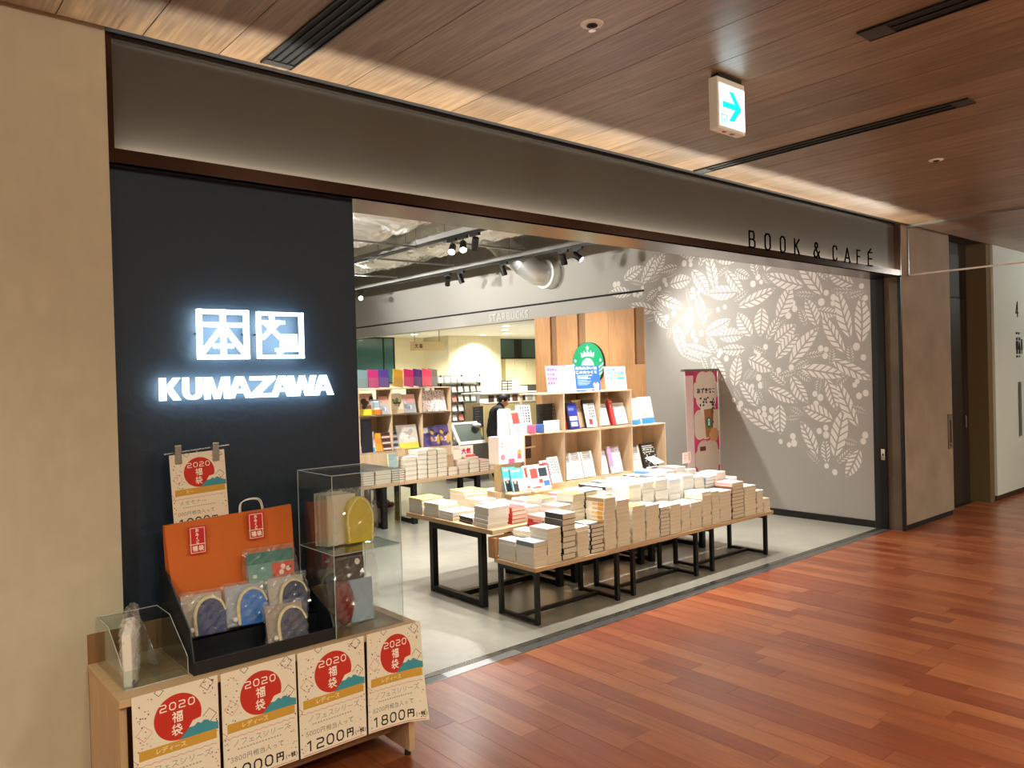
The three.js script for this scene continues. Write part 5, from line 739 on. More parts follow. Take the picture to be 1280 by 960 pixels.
// ---------------------------------------------------------------- mural wall fittings: logo disc, lettering, banner
{ const t = thing('cafe_logo', 'round green and white cafe emblem on the wood-panelled wall', 'logo sign', [8.43, 1.9, -8.1], -Math.PI / 2);
  const tex = canvasTex(320, 320, (g) => {
    g.fillStyle = '#f4f6f2'; g.fillRect(0, 0, 320, 320); g.save(); g.beginPath(); g.arc(160, 160, 160, 0, 7); g.clip(); g.fillStyle = '#0d9a63'; g.fillRect(0, 0, 320, 320);
    const w = '#f6faf5'; g.fillStyle = w; const star = (x, y, q) => { g.beginPath(); for (let i = 0; i < 10; i++) { const a = -Math.PI / 2 + (i * Math.PI) / 5, k = i % 2 ? q * 0.42 : q; g.lineTo(x + Math.cos(a) * k, y + Math.sin(a) * k); } g.closePath(); g.fill(); };
    star(160, 40, 22); star(30, 135, 16); star(290, 135, 16);
    g.beginPath(); g.moveTo(98, 112); g.lineTo(88, 70); g.lineTo(112, 84); g.lineTo(126, 58); g.lineTo(144, 82); g.lineTo(160, 56); g.lineTo(176, 82); g.lineTo(194, 58); g.lineTo(208, 84); g.lineTo(232, 70); g.lineTo(222, 112); g.quadraticCurveTo(160, 92, 98, 112); g.fill();
    g.beginPath(); g.ellipse(160, 200, 72, 84, 0, 0, 7); g.fill(); g.fillStyle = '#0d9a63'; for (let k = 0; k < 5; k++) { g.fillRect(94 + k * 9, 150 + k * 4, 4, 150); g.fillRect(222 - k * 9, 150 + k * 4, 4, 150); } g.fillStyle = w; g.fillRect(132, 140, 56, 120); g.fillStyle = '#0d9a63'; g.fillRect(136, 164, 18, 4); g.fillRect(166, 164, 18, 4); g.fillRect(138, 174, 14, 4); g.fillRect(168, 174, 14, 4); g.fillRect(150, 206, 20, 4); g.beginPath(); g.arc(160, 190, 4, 0, 7); g.fill();
    g.fillStyle = w; for (const s of [-1, 1]) { g.save(); g.translate(160, 0); g.scale(s, 1); for (let k = 0; k < 4; k++) { g.beginPath(); g.moveTo(92, 190 + k * 30); g.quadraticCurveTo(120, 180 + k * 26, 160, 150 + k * 30); g.lineTo(160, 162 + k * 30); g.quadraticCurveTo(120, 194 + k * 26, 92, 204 + k * 30); g.fill(); } g.restore(); } g.restore(); });
  mesh('disc_body', new THREE.CylinderGeometry(0.325, 0.325, 0.035, 48).rotateX(Math.PI / 2).translate(0, 0, 0.0185), std('#2b3a2c', 0.5), t);
  mesh('printed_face', new THREE.CircleGeometry(0.318, 48).translate(0, 0, 0.0375), std('#ffffff', 0.45, { map: tex }), t); }
{ const t = thing('cafe_lettering', 'pale grey capital letters on the grey band above the back room opening', 'lettering', [8.423, 2.697, -9.94], -Math.PI / 2);
  const g0 = new TextGeometry('STARBUCKS', { font, size: 0.13, depth: 0.006, curveSegments: 3 }); g0.computeBoundingBox(); const k = 1.04 / (g0.boundingBox.max.x - g0.boundingBox.min.x); let x = -0.52;
  for (const ch of 'STARBUCKS') { const g = new TextGeometry(ch, { font, size: 0.125, depth: 0.006, curveSegments: 3, bevelEnabled: true, bevelSize: 0.003, bevelThickness: 0.001, bevelSegments: 1 }); g.computeBoundingBox(); const adv = (g.boundingBox.max.x - g.boundingBox.min.x + 0.012) * k; g.translate(-g.boundingBox.min.x, 0, 0).scale(k, 1, 1).translate(x, 0, 0); mesh('letter', g, std('#b4b0a8', 0.6), t); x += adv; } }
{ const t = thing('banner', 'pink and cream vertical advertising banner hanging out from the mural wall', 'banner', [8.05, 0, -5.83]);
  const tex = canvasTex(300, 680, (g, W, H) => {
    g.fillStyle = '#d93a72'; g.fillRect(0, 0, W, H); g.fillStyle = '#e9c4c4'; g.fillRect(0, 0, 70, H); g.fillStyle = '#c9316a'; g.fillRect(0, 0, 72, 26);
    const puff = (x, y, q, c) => { g.fillStyle = c; for (let i = 0; i < 6; i++) { const a = i * 1.047; g.beginPath(); g.arc(x + Math.cos(a) * q * 0.62, y + Math.sin(a) * q * 0.62, q * 0.55, 0, 7); g.fill(); } g.beginPath(); g.arc(x, y, q * 0.8, 0, 7); g.fill(); };
    g.save(); g.beginPath(); g.rect(74, 0, W, H); g.clip(); puff(188, 120, 110, '#ecdcd0'); puff(180, 60, 50, '#ecdcd0'); puff(150, 340, 88, '#e9d5c6'); puff(262, 320, 66, '#e9d5c6'); puff(190, 560, 110, '#d9c4b4'); puff(200, 240, 60, '#efe4da');
    g.fillStyle = '#b5764a'; g.beginPath(); g.moveTo(160, 246); g.lineTo(250, 240); g.lineTo(236, 420); g.lineTo(176, 426); g.closePath(); g.fill(); g.fillStyle = '#8f5230'; g.beginPath(); g.moveTo(224, 246); g.lineTo(250, 240); g.lineTo(236, 420); g.lineTo(222, 420); g.closePath(); g.fill(); g.fillStyle = '#2f7a5c'; g.beginPath(); g.ellipse(204, 330, 28, 36, 0, 0, 7); g.fill(); g.fillStyle = '#d9e6dc'; g.fillRect(194, 306, 20, 44); g.fillStyle = '#2f7a5c'; g.fillRect(199, 320, 10, 5);
    g.fillStyle = '#3a2220'; const r = rngOf(6); for (let i = 0; i < 16; i++) { g.beginPath(); g.ellipse(130 + r() * 130, 170 + r() * 50, 6, 9, r() * 3, 0, 7); g.fill(); } for (let i = 0; i < 6; i++) { g.beginPath(); g.ellipse(240 + r() * 50, 190 + r() * 150, 5, 8, r(), 0, 7); g.fill(); } g.fillStyle = '#7a2a3a'; g.fillRect(120, 480, 52, 28); g.fillStyle = '#d9a06a'; puff(250, 410, 40, '#d9a06a'); g.restore();
    strokeText(g, 'あずきなこ', 98, 108, 34, 5, '#2a1c1c', 0.98); g.fillStyle = '#e6cfc8'; g.fillRect(40, 26, 30, H);
  });
  mesh('top_rail', rb(-0.38, 0.355, 1.745, 1.775, -0.02, 0.02, 0.004), std('#6d6862', 0.5), t);
  const g = new THREE.BoxGeometry(0.66, 1.33, 0.003, 6, 10, 1), p = g.attributes.position; for (let i = 0; i < p.count; i++) p.setZ(i, p.getZ(i) + 0.006 * Math.sin(p.getX(i) * 9 + p.getY(i) * 2)); g.translate(0.02, 1.08, 0); g.computeVertexNormals();
  mesh('printed_cloth', g, [M.paper, M.paper, M.paper, M.paper, std('#ffffff', 0.75, { map: tex }), M.paper], t);
  mesh('bottom_rail', rb(-0.31, 0.35, 0.39, 0.42, -0.014, 0.014, 0.004), std('#6d6862', 0.5), t); mesh('pole', rod([0.02, 0.03, -0.03], [0.02, 1.76, -0.03], 0.01), M.steel, t); mesh('base', new THREE.CylinderGeometry(0.18, 0.19, 0.03, 28).translate(0.02, 0.015, -0.03), M.black, t); }
// ---------------------------------------------------------------- shop ceiling: foil-wrapped ducts, round duct, tracks with spotlights
function foilDuct(x, y, z0, z1, w, h, seed, label) {
  const t = thing('wrapped_duct', label, 'duct', [x, y, (z0 + z1) / 2]), L = z0 - z1, nu = 96, nv = Math.round(L / 0.045), pos = [], idx = [];
  for (let j = 0; j <= nv; j++) for (let i = 0; i <= nu; i++) { const a = (i / nu) * 6.2832, c = Math.cos(a), s = Math.sin(a), q = 0.55; let px = Math.sign(c) * Math.pow(Math.abs(c), q) * w / 2, py = Math.sign(s) * Math.pow(Math.abs(s), q) * h / 2; const z = -L / 2 + (L * j) / nv, n = (hash2(i % nu, j, seed) - 0.5) * 0.02 + (Math.abs(vn((i / nu) * 26, j * 0.27, 26, 512, seed + 7) - 0.5) + Math.abs(vn((i / nu) * 14 + j * 0.11, j * 0.2, 64, 512, seed + 17) - 0.5)) * 0.13 + (vn((i / nu) * 9, j * 0.06, 9, 512, seed) - 0.5) * 0.16; pos.push(px * (1 + n / w * 2), py + n * (py < 0 ? 1 : 0.4), z + (hash2(i % nu, j, seed + 3) - 0.5) * 0.03); }
  for (let j = 0; j < nv; j++) for (let i = 0; i < nu; i++) { const a = j * (nu + 1) + i, b = a + nu + 1; idx.push(a, b, a + 1, b, b + 1, a + 1); }
  const g = new THREE.BufferGeometry(); g.setAttribute('position', new THREE.Float32BufferAttribute(pos, 3)); g.setIndex(idx); const q = g.toNonIndexed(); q.computeVertexNormals(); q.setAttribute('uv', new THREE.Float32BufferAttribute(new Float32Array((q.attributes.position.count) * 2), 2));
  mesh('foil_wrap', q, M.foil, t);
  const B = []; for (let z = -L / 2 + 0.6; z < L / 2 - 0.3; z += 1.7) { B.push(bx(-w / 2 - 0.1, w / 2 + 0.1, -h / 2 - 0.1, -h / 2 - 0.075, z, z + 0.03)); for (const s of [-1, 1]) B.push(rod([s * (w / 2 + 0.08), -h / 2 - 0.09, z + 0.015], [s * (w / 2 + 0.08), 4.02 - y, z + 0.015], 0.005, 6)); }
  for (const g of B) mesh('hanger', g, M.steel, t); return t;
}
foilDuct(4.75, 3.76, -7.1, -15.8, 1.5, 0.46, 1, 'large silver foil-wrapped duct at the left under the shop ceiling');
foilDuct(6.72, 3.82, -7.1, -15.8, 1.2, 0.36, 2, 'silver foil-wrapped duct in the middle of the shop ceiling');
{ const t = thing('round_duct', 'shiny round spiral duct bending down at the grey wall', 'duct', [0, 0, 0]);
  const c = new THREE.CatmullRomCurve3([[7.75, 3.98, -9.5], [7.85, 3.75, -9.3], [8.0, 3.5, -9.05], [8.12, 3.36, -8.95], [8.24, 3.33, -8.9]].map((q) => new THREE.Vector3(...q)));
  mesh('duct_body', new THREE.TubeGeometry(c, 30, 0.19, 28), M.duct, t); const R1 = []; for (const k of [0.1, 0.3, 0.5, 0.7]) { const p = c.getPointAt(k), d = c.getTangentAt(k); const g = new THREE.TorusGeometry(0.192, 0.008, 8, 28); g.applyQuaternion(new THREE.Quaternion().setFromUnitVectors(new THREE.Vector3(0, 0, 1), d)); g.translate(p.x, p.y, p.z); R1.push(g); } mesh('seam_ring', merge(R1), M.duct, t);
  mesh('wall_flange', new THREE.CylinderGeometry(0.23, 0.23, 0.16, 28).rotateZ(Math.PI / 2).translate(8.34, 3.33, -8.87), M.duct, t); mesh('end_cap', new THREE.SphereGeometry(0.19, 24, 16).translate(8.24, 3.33, -8.9), M.duct, t); }
function track(x, y, z0, z1, label) {
  const t = thing('light_track', label, 'lighting track', [x, y, (z0 + z1) / 2]), L = z0 - z1;
  mesh('channel', bx(-0.03, 0.03, 0.035, 0.10, -L / 2, L / 2), M.trackGrey, t); mesh('rail', bx(-0.018, 0.018, 0, 0.035, -L / 2, L / 2), M.black, t);
  for (let z = -L / 2 + 0.4; z < L / 2; z += 1.6) mesh('hanger_rod', rod([0, 0.1, z], [0, 4.02 - y, z], 0.005, 6), M.steel, t);
}
track(5.82, 3.50, -6.99, -15.8, 'left grey light track hanging below the foil ducts'); track(7.68, 3.50, -6.99, -15.8, 'right grey light track hanging in front of the grey wall');
function spot(x, y, z, to, label, I, color, lit = true, angle = 0.5, group) {
  const t = thing('spotlight', label, 'spotlight', [x, y, z], 0, group); const d = new THREE.Vector3(to[0] - x, to[1] - (y - 0.12), to[2] - z).normalize();
  mesh('adapter', bx(-0.018, 0.018, -0.035, 0, -0.09, 0.09), M.black, t); mesh('arm', rod([0, -0.035, 0], [0, -0.12, 0], 0.008), M.black, t);
  const q = new THREE.Quaternion().setFromUnitVectors(new THREE.Vector3(0, 1, 0), d), b = mesh('lamp_body', new THREE.CylinderGeometry(0.045, 0.042, 0.15, 20, 1, true), M.black, t); b.quaternion.copy(q); b.position.set(0, -0.13, 0);
  const cap = mesh('rear_cap', new THREE.CylinderGeometry(0.042, 0.042, 0.004, 20).translate(0, -0.075, 0), M.black, b); cap.name = 'rear_cap';
  mesh('lens', new THREE.CylinderGeometry(0.043, 0.043, 0.004, 20).translate(0, 0.066, 0), lit ? M.lamp : M.white, b);
  if (lit) { const L = new THREE.SpotLight(color || WHITE, I, 0, angle, 1, 2); L.position.set(d.x * 0.085, -0.13 + d.y * 0.085, d.z * 0.085); L.target.position.set(d.x * 3, -0.13 + d.y * 3, d.z * 3); L.castShadow = true; L.shadow.radius = 2; t.add(L, L.target); }
  return t;
}
const tg = 'track spotlights of the shop';
spot(5.82, 3.50, -7.93, [3.3, 0.6, -5.6], 'left of the two bright spotlights facing the entrance', LIGHT.track * 0.4, WHITE, true, 0.3); spot(5.82, 3.50, -7.70, [4.2, 0.7, -5.6], 'right of the two bright spotlights facing the entrance', LIGHT.track * 0.6, WHITE, true, 0.3);
spot(5.82, 3.50, -7.46, [6.4, 1.2, -8.8], 'dark spotlight on the left track turned to the shelf', LIGHT.track, WHITE, true, 0.5);
spot(7.68, 3.50, -10.62, [8.42, 1.9, -11.9], 'left spotlight of the far pair on the right track', LIGHT.track * 0.2, WHITE, true, 0.5); spot(7.68, 3.50, -10.25, [8.42, 1.2, -9.9], 'right spotlight of the far pair on the right track', LIGHT.track * 0.2, WHITE, true, 0.5);
spot(7.68, 3.50, -9.15, [8.42, 1.0, -9.0], 'single spotlight in the middle of the right track', LIGHT.track * 0.15, WHITE, true, 0.5);
spot(7.68, 3.50, -7.83, [8.42, 1.4, -8.0], 'left spotlight of the near pair on the right track', LIGHT.track * 0.2, WHITE, true, 0.6); spot(7.68, 3.50, -7.55, [8.41, 1.8, -5.75], 'right spotlight of the near pair, aimed at the mural', LIGHT.wall * 0.42, WHITE, true, 0.36);
spot(7.68, 3.50, -13.55, [4.5, 1.6, -7.0], 'small far spotlight at the edge of the dark sign wall', LIGHT.track * 0.5, WHITE, true, 0.5);
track(2.6, 3.50, -6.99, -15.8, 'added light track out of view behind the dark sign wall');  // added out of view to carry the fill spots below
[[-7.6, [8.42, 1.45, -7.5], 'first'], [-8.4, [8.42, 1.45, -8.5], 'second'], [-9.4, [8.42, 3.0, -9.5], 'third'], [-10.4, [8.42, 3.1, -11.5], 'fourth'], [-11.6, [8.42, 3.0, -13.5], 'fifth'], [-7.2, [5.2, 1.3, -8.2], 'sixth'], [-8.0, [8.42, 3.3, -7.9], 'seventh'], [-8.8, [6.0, 0.9, -7.6], 'eighth'], [-11, [5.6, 3.9, -10.2], 'ninth'], [-13, [6.4, 3.9, -12.2], 'tenth']].forEach(([z, to, k], i) => spot(2.6, 3.50, z, to, k + ' added fill spotlight on the track behind the dark sign wall', [75, 75, 26, 26, 26, 46, 30, 40, 110, 110][i], WHITE, true, [0.21, 0.21, 0.5, 0.5, 0.5, 0.4, 0.4, 0.3, 0.5, 0.5][i]));  // added fill spots for wood wall, soffit, far table and foil ducts
{ // timber ceiling downlights; all but the last are out of view, lighting tables
  let n = 0; for (const [x, z] of [[3.6, -4.3], [4.5, -4.3], [5.3, -4.3], [6.1, -4.3], [4.0, -5.3], [5.2, -5.3], [6.2, -5.3], [4.6, -6.4], [7.0, -6.68]]) {
    const last = n === 8, t = thing('shop_downlight', last ? 'round white recessed fitting in the timber ceiling seen below the fascia' : 'unseen recessed downlight number ' + NTH[n] + ' over the book tables', 'ceiling light', [x, 3.495, z]); n++;
    mesh('ring', new THREE.TorusGeometry(last ? 0.17 : 0.07, 0.01, 8, 32).rotateX(Math.PI / 2), M.chrome, t); mesh('lens', new THREE.CylinderGeometry(last ? 0.165 : 0.065, last ? 0.165 : 0.065, 0.006, 28).translate(0, -0.004, 0), last ? std('#dfe6ea', 0.3, { emissive: new THREE.Color(0.8, 0.9, 1), emissiveIntensity: 1.1 }) : M.lamp, t);
    if (last) mesh('louver', merge([-0.1, -0.05, 0, 0.05, 0.1].map((q) => bx(q - 0.004, q + 0.004, -0.02, -0.006, -0.14, 0.14))), M.steel, t);
    if (last) { const L = new THREE.SpotLight(WHITE, LIGHT.wall, 0, 0.85, 0.9, 2); L.position.set(0, -0.03, 0); L.target.position.set(1.41, -1.9, 1.7); L.castShadow = true; L.shadow.radius = 3; t.add(L, L.target); }
    else { const L = new THREE.SpotLight(WHITE, LIGHT.tables * (n <= 4 ? 0.72 : 1.1), 0, 0.82, 0.6, 2); L.position.set(0, -0.02, 0); L.target.position.set(0, -3, n <= 4 ? -1.1 : 0.2); L.castShadow = true; L.shadow.radius = 2.5; t.add(L, L.target); }
  }
}
// ---------------------------------------------------------------- back room
{ let n = 0; for (const [x, z] of [[9.6, -11.4], [10.4, -12.4], [11.3, -13.4], [12.2, -13.0], [13.0, -14.2], [9.4, -14.3], [11.2, -14.15], [8.9, -10.2]]) { const t = thing('back_room_downlight', 'small bright ceiling downlight, ' + NTH[n] + ' from the entrance side in the back room', 'ceiling light', [x, 2.72, z]); n++; mesh('ring', new THREE.TorusGeometry(0.075, 0.008, 8, 24).rotateX(Math.PI / 2), M.white, t); mesh('lens', new THREE.CylinderGeometry(0.07, 0.07, 0.006, 24).translate(0, -0.004, 0), M.lamp, t); const L = new THREE.SpotLight(CREAM, LIGHT.far, 0, 1.2, 0.7, 2); L.position.set(0, -0.02, 0); L.target.position.set(0, -2, 0); L.castShadow = true; t.add(L, L.target); } }
{ const t = thing('cabinet', 'tall cream cabinet with flush doors and black pulls below the dark window', 'cabinet', [13.55, 0, -15.28]);
  mesh('carcass', bx(-0.75, 0.75, 0, 2.19, -0.2, 0), M.creamDoor, t); for (let i = 0; i < 3; i++) { const d = mesh('door', rb(-0.44 + i * 0.42, -0.44 + i * 0.42 + 0.41, 0.02, 2.15, 0.0, 0.02, 0.003), M.creamDoor, t); mesh('handle', bx([-0.4, 0.3, 0.44][i] - 0.012, [-0.4, 0.3, 0.44][i] + 0.012, 1.55, 1.68, 0.02, 0.035), M.black, d); } }
{ const t = thing('category_sign', 'small hanging wooden category board with two characters', 'hanging sign', [8.85, 2.31, -13.0]); const tx = canvasTex(256, 64, (g) => { g.fillStyle = '#d9c08f'; g.fillRect(0, 0, 256, 64); strokeText(g, '文芸', 28, 16, 32, 4, '#3a2a18'); });
  mesh('board', new THREE.BoxGeometry(0.8, 0.18, 0.02).translate(0, 0.09, 0), [M.oak, M.oak, M.oak, M.oak, std('#ffffff', 0.6, { map: tx }), M.oak], t); for (const x of [-0.3, 0.3]) mesh('rod', rod([x, 0.18, 0], [x, 0.41, 0], 0.006), M.black, t); }
{ const t = thing('counter', 'high olive counter with framed picture cards along its white edge', 'counter', [9.9, 0, -11.2]);
  mesh('counter_body', bx(-1.22, 1.3, 0, 1.26, -0.3, 0.18), std('#b9a878', 0.7), t); mesh('end_post', bx(-1.3, -1.2, 0, 1.27, -0.25, 0.19), std('#cdb98a', 0.7), t); mesh('counter_top', rb(-1.32, 1.32, 1.43, 1.455, -0.34, 0.24, 0.004), M.white, t); mesh('card_rail', bx(-1.3, 1.3, 1.26, 1.43, 0.1, 0.19), M.white, t);
  const r = rngOf(12); for (let i = 0; i < 12; i++) { const c = i < 5 ? ['#4a3a34', '#5a4238', '#3a302c', '#6d4a3a', '#2f2a2a'][i] : ['#b9b4a8', '#d9a84a', '#c96a5a', '#e0b06a', '#d98a7a', '#b94a44', '#e9c4a0'][i - 5]; mesh('picture_card', bx(-1.1 + i * 0.19, -1.1 + i * 0.19 + 0.13, 1.285, 1.405, 0.19, 0.194), std(c, 0.6), t); } }
{ const t = thing('menu_stand', 'white menu cards standing on the counter top', 'menu', [9.72, 1.455, -11.2]); mesh('tall_card', rb(-0.16, 0.0, 0, 0.24, -0.02, 0.0, 0.004), M.paper, t); mesh('small_card', rb(-0.04, 0.16, 0, 0.1, 0.03, 0.05, 0.004), M.paper, t); }
solo('register', rb(-0.14, 0.14, 0, 0.12, -0.1, 0.1, 0.006), std('#3f3d36', 0.5), [10.0, 1.455, -11.28], 'small dark card terminal on the counter beside the menu cards', 'terminal');
{ // white wall rack with many small packets
  const t = thing('wall_rack', 'white multi-tier wall rack with thin dark uprights behind the magazine shelf', 'rack', [9.2, 0, -12.5]);
  mesh('back_panel', bx(-0.75, 0.75, 0.4, 1.8, -0.25, -0.23), std('#d3d3ce', 0.7), t); for (const x of [-0.75, -0.26, 0.26, 0.73]) mesh('upright', bx(x, x + 0.02, 0, 1.8, -0.22, -0.19), M.black, t);
  for (let k = 0; k < 7; k++) { mesh('shelf_board', bx(-0.75, 0.75, 0.5 + k * 0.19, 0.508 + k * 0.19, -0.22, -0.02), std('#59605c', 0.5), t); }
  const cs = ['#f4f1ea', '#efe9e0', '#f6f4f0', '#e4c9c0', '#cfd8c4', '#d9dfe4', '#e58a80', '#b9c9d4']; const g = bx(-0.055, 0.055, 0, 0.12, -0.006, 0.006); const r = rngOf(66), ms = cs.map((c) => std(c, 0.6));
  for (let k = 0; k < 7; k++) for (let i = 0; i < 9; i++) { const m = mesh('packet', g, ms[Math.floor(r() * (k > 4 ? 3 : 8))]); m.position.set(9.2 - 0.64 + i * 0.16, 0.508 + k * 0.19, -12.6); m.rotation.x = -0.2; tag(m, 'small paper packet, ' + NTH[i] + ' from left on the ' + NTH[k] + ' tier of the white wall rack', 'packet', 'small packets on the white wall rack'); } }
{ const t = thing('label_board', 'small dark board with white label rows on a cream post', 'board', [10.25, 0, -12.2]); mesh('post', bx(-0.16, 0.16, 0, 1.66, -0.1, 0), M.cream, t); mesh('board', bx(-0.15, 0.15, 1.42, 1.66, 0, 0.012), std('#4a4640', 0.6), t); for (let i = 0; i < 4; i++) for (const x of [-0.075, 0.075]) mesh('label', bx(x - 0.06, x + 0.06, 1.44 + i * 0.055, 1.475 + i * 0.055, 0.012, 0.016), M.paper, t); }
{ const t = thing('chalkboard', 'dark menu chalkboard on an easel left of the counter', 'chalkboard', [8.47, 0, -10.9]); const tx = canvasTex(96, 150, (g) => { g.fillStyle = '#26282a'; g.fillRect(0, 0, 96, 150); g.fillStyle = '#6d706e'; for (let i = 0; i < 7; i++) g.fillRect(14, 14 + i * 19, 34 + (i * 17) % 30, 3); g.strokeStyle = '#8a8c84'; g.beginPath(); g.arc(24, 80, 10, 0, 7); g.stroke(); });
  mesh('board', new THREE.BoxGeometry(0.22, 0.36, 0.015).translate(0, 1.04, 0), [M.black, M.black, M.black, M.black, std('#ffffff', 0.8, { map: tx }), M.black], t); mesh('frame', merge([bx(-0.12, 0.12, 1.22, 1.24, -0.012, 0.012), bx(-0.12, 0.12, 0.84, 0.86, -0.012, 0.012)]), M.oakDark, t); for (const x of [-0.1, 0.1]) mesh('easel_leg', rod([x, 0, 0.08 * Math.sign(x)], [x, 0.85, 0], 0.012), M.oakDark, t); }
{ const t = thing('slanted_stand', 'white slanted display stand with a dark green panel', 'display stand', [8.0, 0, -10.6]); mesh('cabinet_base', bx(-0.3, 0.28, 0, 0.62, -0.25, 0.2), std('#5d5a55', 0.6), t); const p = mesh('green_panel', rb(-0.24, 0.26, 0.0, 0.34, -0.01, 0.01, 0.003), std('#3d4f45', 0.5), t); p.position.set(0, 0.66, 0.1); p.rotation.x = -0.6; const f = mesh('white_frame', merge([bx(-0.3, -0.24, -0.04, 0.38, -0.015, 0.015), bx(-0.3, 0.28, -0.06, 0.0, -0.015, 0.015), bx(-0.3, 0.28, 0.34, 0.38, -0.015, 0.015)]), M.white, t); f.position.copy(p.position); f.rotation.x = -0.6; const w = mesh('white_lamp', new THREE.SphereGeometry(0.06, 16, 12).scale(1.4, 0.6, 1).translate(0.2, 0.92, 0.0), M.white, t); }
// ---------------------------------------------------------------- people
function sdfGeo(fn, c, half, res) {
  const mc = new MarchingCubes(res, new THREE.MeshBasicMaterial(), false, false, 160000); mc.isolation = 0; const P = new THREE.Vector3();
  for (let k = 0; k < res; k++) for (let j = 0; j < res; j++) for (let i = 0; i < res; i++) { P.set(c[0] + half * ((i - res / 2) / (res / 2)), c[1] + half * ((j - res / 2) / (res / 2)), c[2] + half * ((k - res / 2) / (res / 2))); mc.field[i + j * res + k * res * res] = -fn(P); }
  mc.update(); const n = mc.count, a = new Float32Array(n * 3); for (let i = 0; i < n; i++) for (let q = 0; q < 3; q++) a[i * 3 + q] = c[q] + half * mc.positionArray[i * 3 + q];
  const g = new THREE.BufferGeometry(); g.setAttribute('position', new THREE.BufferAttribute(a, 3)); g.setAttribute('normal', new THREE.BufferAttribute(mc.normalArray.slice(0, n * 3), 3)); g.setAttribute('uv', new THREE.BufferAttribute(new Float32Array(n * 2), 2)); return g;
}
const V = (x, y, z) => new THREE.Vector3(x, y, z);
function capsule(p, a, b, ra, rb_) { const abx = b.x - a.x, aby = b.y - a.y, abz = b.z - a.z, t = Math.max(0, Math.min(1, ((p.x - a.x) * abx + (p.y - a.y) * aby + (p.z - a.z) * abz) / (abx * abx + aby * aby + abz * abz))); return Math.hypot(p.x - a.x - abx * t, p.y - a.y - aby * t, p.z - a.z - abz * t) - (ra + (rb_ - ra) * t); }
const smin = (a, b, k) => { const h = Math.max(0, Math.min(1, 0.5 + (0.5 * (b - a)) / k)); return b + (a - b) * h - k * h * (1 - h); };
const bones = (list, k) => (p) => { let d = 9; for (const [a, b, ra, rb_] of list) d = smin(d, capsule(p, a, b, ra, rb_), k); return d; };
// stands bent slightly forward, reading what both hands hold; faces +z; 1.45 m to the crown as posed
const J = { hip: V(0, 0.80, 0), chest: V(0, 1.10, 0.04), neck: V(0, 1.23, 0.09), head: V(0, 1.315, 0.135), hl: V(0.085, 0.78, 0), hr: V(-0.085, 0.78, 0), kl: V(0.1, 0.42, 0.02), kr: V(-0.1, 0.42, 0.02), al: V(0.1, 0.07, -0.01), ar: V(-0.1, 0.07, -0.01), sl: V(0.17, 1.16, 0.05), sr: V(-0.17, 1.16, 0.05), el: V(0.235, 0.93, 0.06), er: V(-0.235, 0.93, 0.06), wl: V(0.1, 0.93, 0.27), wr: V(-0.1, 0.93, 0.27) };
const torso = [[J.hip, V(0, 0.95, 0.01), 0.13, 0.12], [V(-0.06, 1.08, 0.04), V(0.06, 1.08, 0.04), 0.115, 0.115], [J.hip, J.chest, 0.12, 0.12], [J.sl, J.sr, 0.055, 0.055]];
const legs = [[J.hl, J.kl, 0.078, 0.053], [J.kl, J.al, 0.05, 0.036], [J.hr, J.kr, 0.078, 0.053], [J.kr, J.ar, 0.05, 0.036]], arms = [[J.sl, J.el, 0.047, 0.038], [J.el, J.wl, 0.037, 0.026], [J.sr, J.er, 0.047, 0.038], [J.er, J.wr, 0.037, 0.026]];
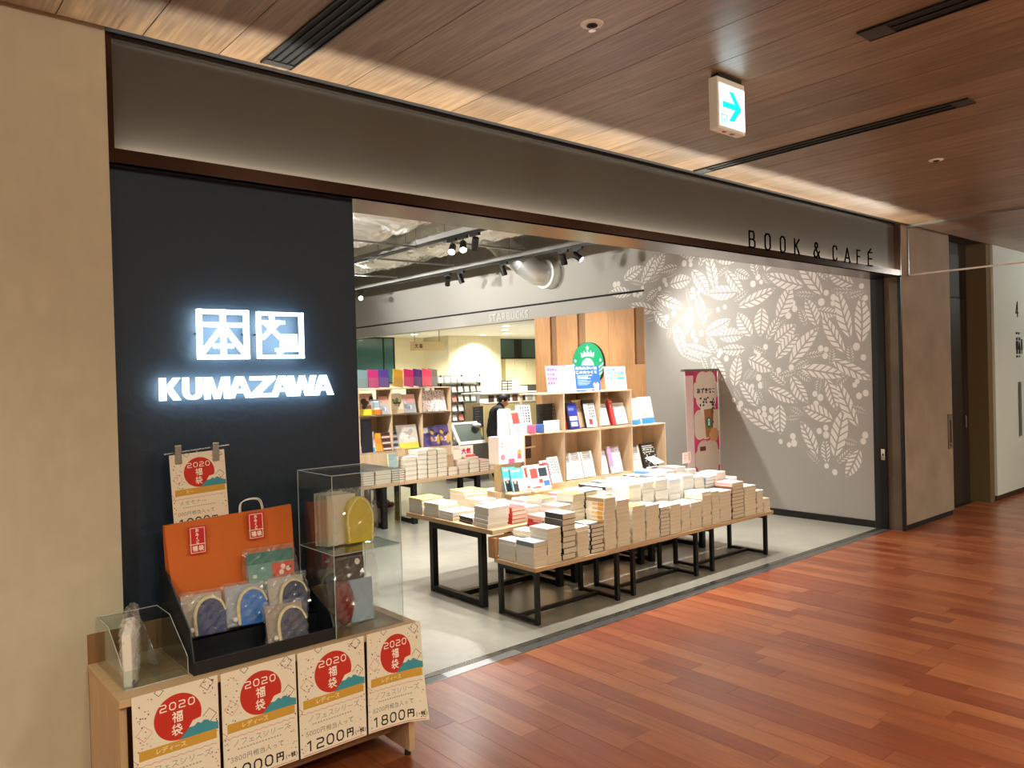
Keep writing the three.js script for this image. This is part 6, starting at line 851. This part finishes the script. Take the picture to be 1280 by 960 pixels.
function makePerson(label, at, turn, jacket, trouser, shoe) {
  const t = thing('person', label, 'person', at, turn);
  const bodyF = bones([...torso, ...legs, ...arms, [J.neck, J.head, 0.043, 0.045]], 0.03);
  const parts = [sdfGeo(bodyF, [0, 0.68, 0.08], 0.72, 110)];
  // head, turned down: its own fine grid
  const H = J.head, tilt = 0.5, ct = Math.cos(tilt), st = Math.sin(tilt), toHead = (p) => V(p.x - H.x, (p.y - H.y) * ct + (p.z - H.z) * st, -(p.y - H.y) * st + (p.z - H.z) * ct), el = (q, x, y, z, a, b, c) => { const k = Math.hypot((q.x - x) / a, (q.y - y) / b, (q.z - z) / c); return (k - 1) * Math.min(a, b, c); };
  const headF = (p) => { const q = toHead(p); let d = el(q, 0, 0.035, -0.012, 0.07, 0.082, 0.088); d = smin(d, el(q, 0, -0.03, 0.022, 0.052, 0.072, 0.06), 0.025); d = smin(d, el(q, 0, -0.012, 0.092, 0.011, 0.02, 0.016), 0.012); d = smin(d, el(q, 0, -0.048, 0.077, 0.024, 0.009, 0.01), 0.01); d = smin(d, el(q, 0, 0.022, 0.072, 0.045, 0.01, 0.012), 0.015); for (const s of [-1, 1]) { d = Math.max(d, -el(q, s * 0.028, 0.006, 0.088, 0.014, 0.008, 0.012)); d = smin(d, el(q, s * 0.074, 0.0, -0.005, 0.01, 0.026, 0.018), 0.008); } return smin(d, capsule(p, J.neck, H, 0.043, 0.045), 0.02); };
  parts.push(sdfGeo(headF, [H.x, H.y, H.z], 0.135, 72));
  for (const s of [-1, 1]) { const w = s > 0 ? J.wl : J.wr, b = [[w, V(w.x - s * 0.012, w.y - 0.005, w.z + 0.06), 0.024, 0.03]]; for (let f = 0; f < 4; f++) { const k = V(w.x - s * (0.035 - f * 0.019), w.y - 0.006, w.z + 0.085), L = [0.03, 0.036, 0.034, 0.026][f], m = V(k.x - s * 0.008, k.y - 0.012, k.z + L), e = V(m.x - s * 0.02, m.y - 0.022, m.z + 0.008); b.push([V(w.x - s * (0.026 - f * 0.013), w.y - 0.004, w.z + 0.055), k, 0.0095, 0.009], [k, m, 0.0088, 0.008], [m, e, 0.0078, 0.0068]); } b.push([V(w.x - s * 0.025, w.y + 0.008, w.z + 0.03), V(w.x - s * 0.055, w.y + 0.016, w.z + 0.06), 0.012, 0.0095], [V(w.x - s * 0.055, w.y + 0.016, w.z + 0.06), V(w.x - s * 0.066, w.y + 0.01, w.z + 0.088), 0.0092, 0.008]); parts.push(sdfGeo(bones(b, 0.006), [w.x - s * 0.02, w.y, w.z + 0.06], 0.1, 64)); }
  mesh('body', merge(parts), std('#c99676', 0.6), t);
  const jf = bones([...torso.map(([a, b, x, y]) => [a, b, x + 0.028, y + 0.028]), [V(0, 0.72, 0), J.hip, 0.15, 0.15], ...arms.map(([a, b, x, y]) => [a, b, x + 0.02, y + 0.016]), [V(-0.03, 1.2, 0.075), V(0.03, 1.2, 0.075), 0.065, 0.065], [J.neck, V(0, 1.255, 0.095), 0.06, 0.06]], 0.035);
  mesh('jacket', sdfGeo((p) => { let d = jf(p); d = Math.max(d, 0.66 - p.y); for (const w of [J.wl, J.wr]) d = Math.max(d, 0.035 - Math.hypot(p.x - w.x, p.y - w.y, p.z - w.z)); return d; }, [0, 0.95, 0.08], 0.42, 96), std(jacket, 0.75), t);
  mesh('trousers', sdfGeo((p) => Math.max(bones([...legs.map(([a, b, x, y]) => [a, b, x + 0.018, y + 0.024]), [J.hl, J.hr, 0.09, 0.09]], 0.02)(p), 0.06 - p.y, p.y - 0.84), [0, 0.44, 0], 0.46, 84), std(trouser, 0.8), t);
  mesh('hair', sdfGeo((p) => { const q = toHead(p); let d = el(q, 0, 0.042, -0.022, 0.08, 0.088, 0.092); d = Math.max(d, -el(q, 0, -0.045, 0.075, 0.07, 0.085, 0.085)); return Math.max(d, -0.05 - q.y); }, [H.x, H.y, H.z], 0.14, 64), std('#15110f', 0.6), t);
  for (const a of [J.al, J.ar]) { const s = mesh('shoe', sdfGeo((p) => Math.max(bones([[V(a.x, 0.05, a.z - 0.03), V(a.x * 1.15, 0.035, a.z + 0.14), 0.048, 0.038], [V(a.x, 0.09, a.z), V(a.x, 0.04, a.z), 0.045, 0.045]], 0.03)(p), 0.002 - p.y), [a.x, 0.06, a.z + 0.05], 0.17, 48), std(shoe, 0.5), t); s.name = 'shoe'; }
  return t;
}
makePerson('man in a black jacket standing with bowed head by the counter', [8.5, 0, -10.45], 0.95, '#17181a', '#1c1d20', '#14110f');
makePerson('person behind the far left table, only dark trousers and brown shoes seen', [5.5, 0, -9.33], 1.3, '#2c2f38', '#2a2d33', '#6d4534');

renderer.render(scene, camera);
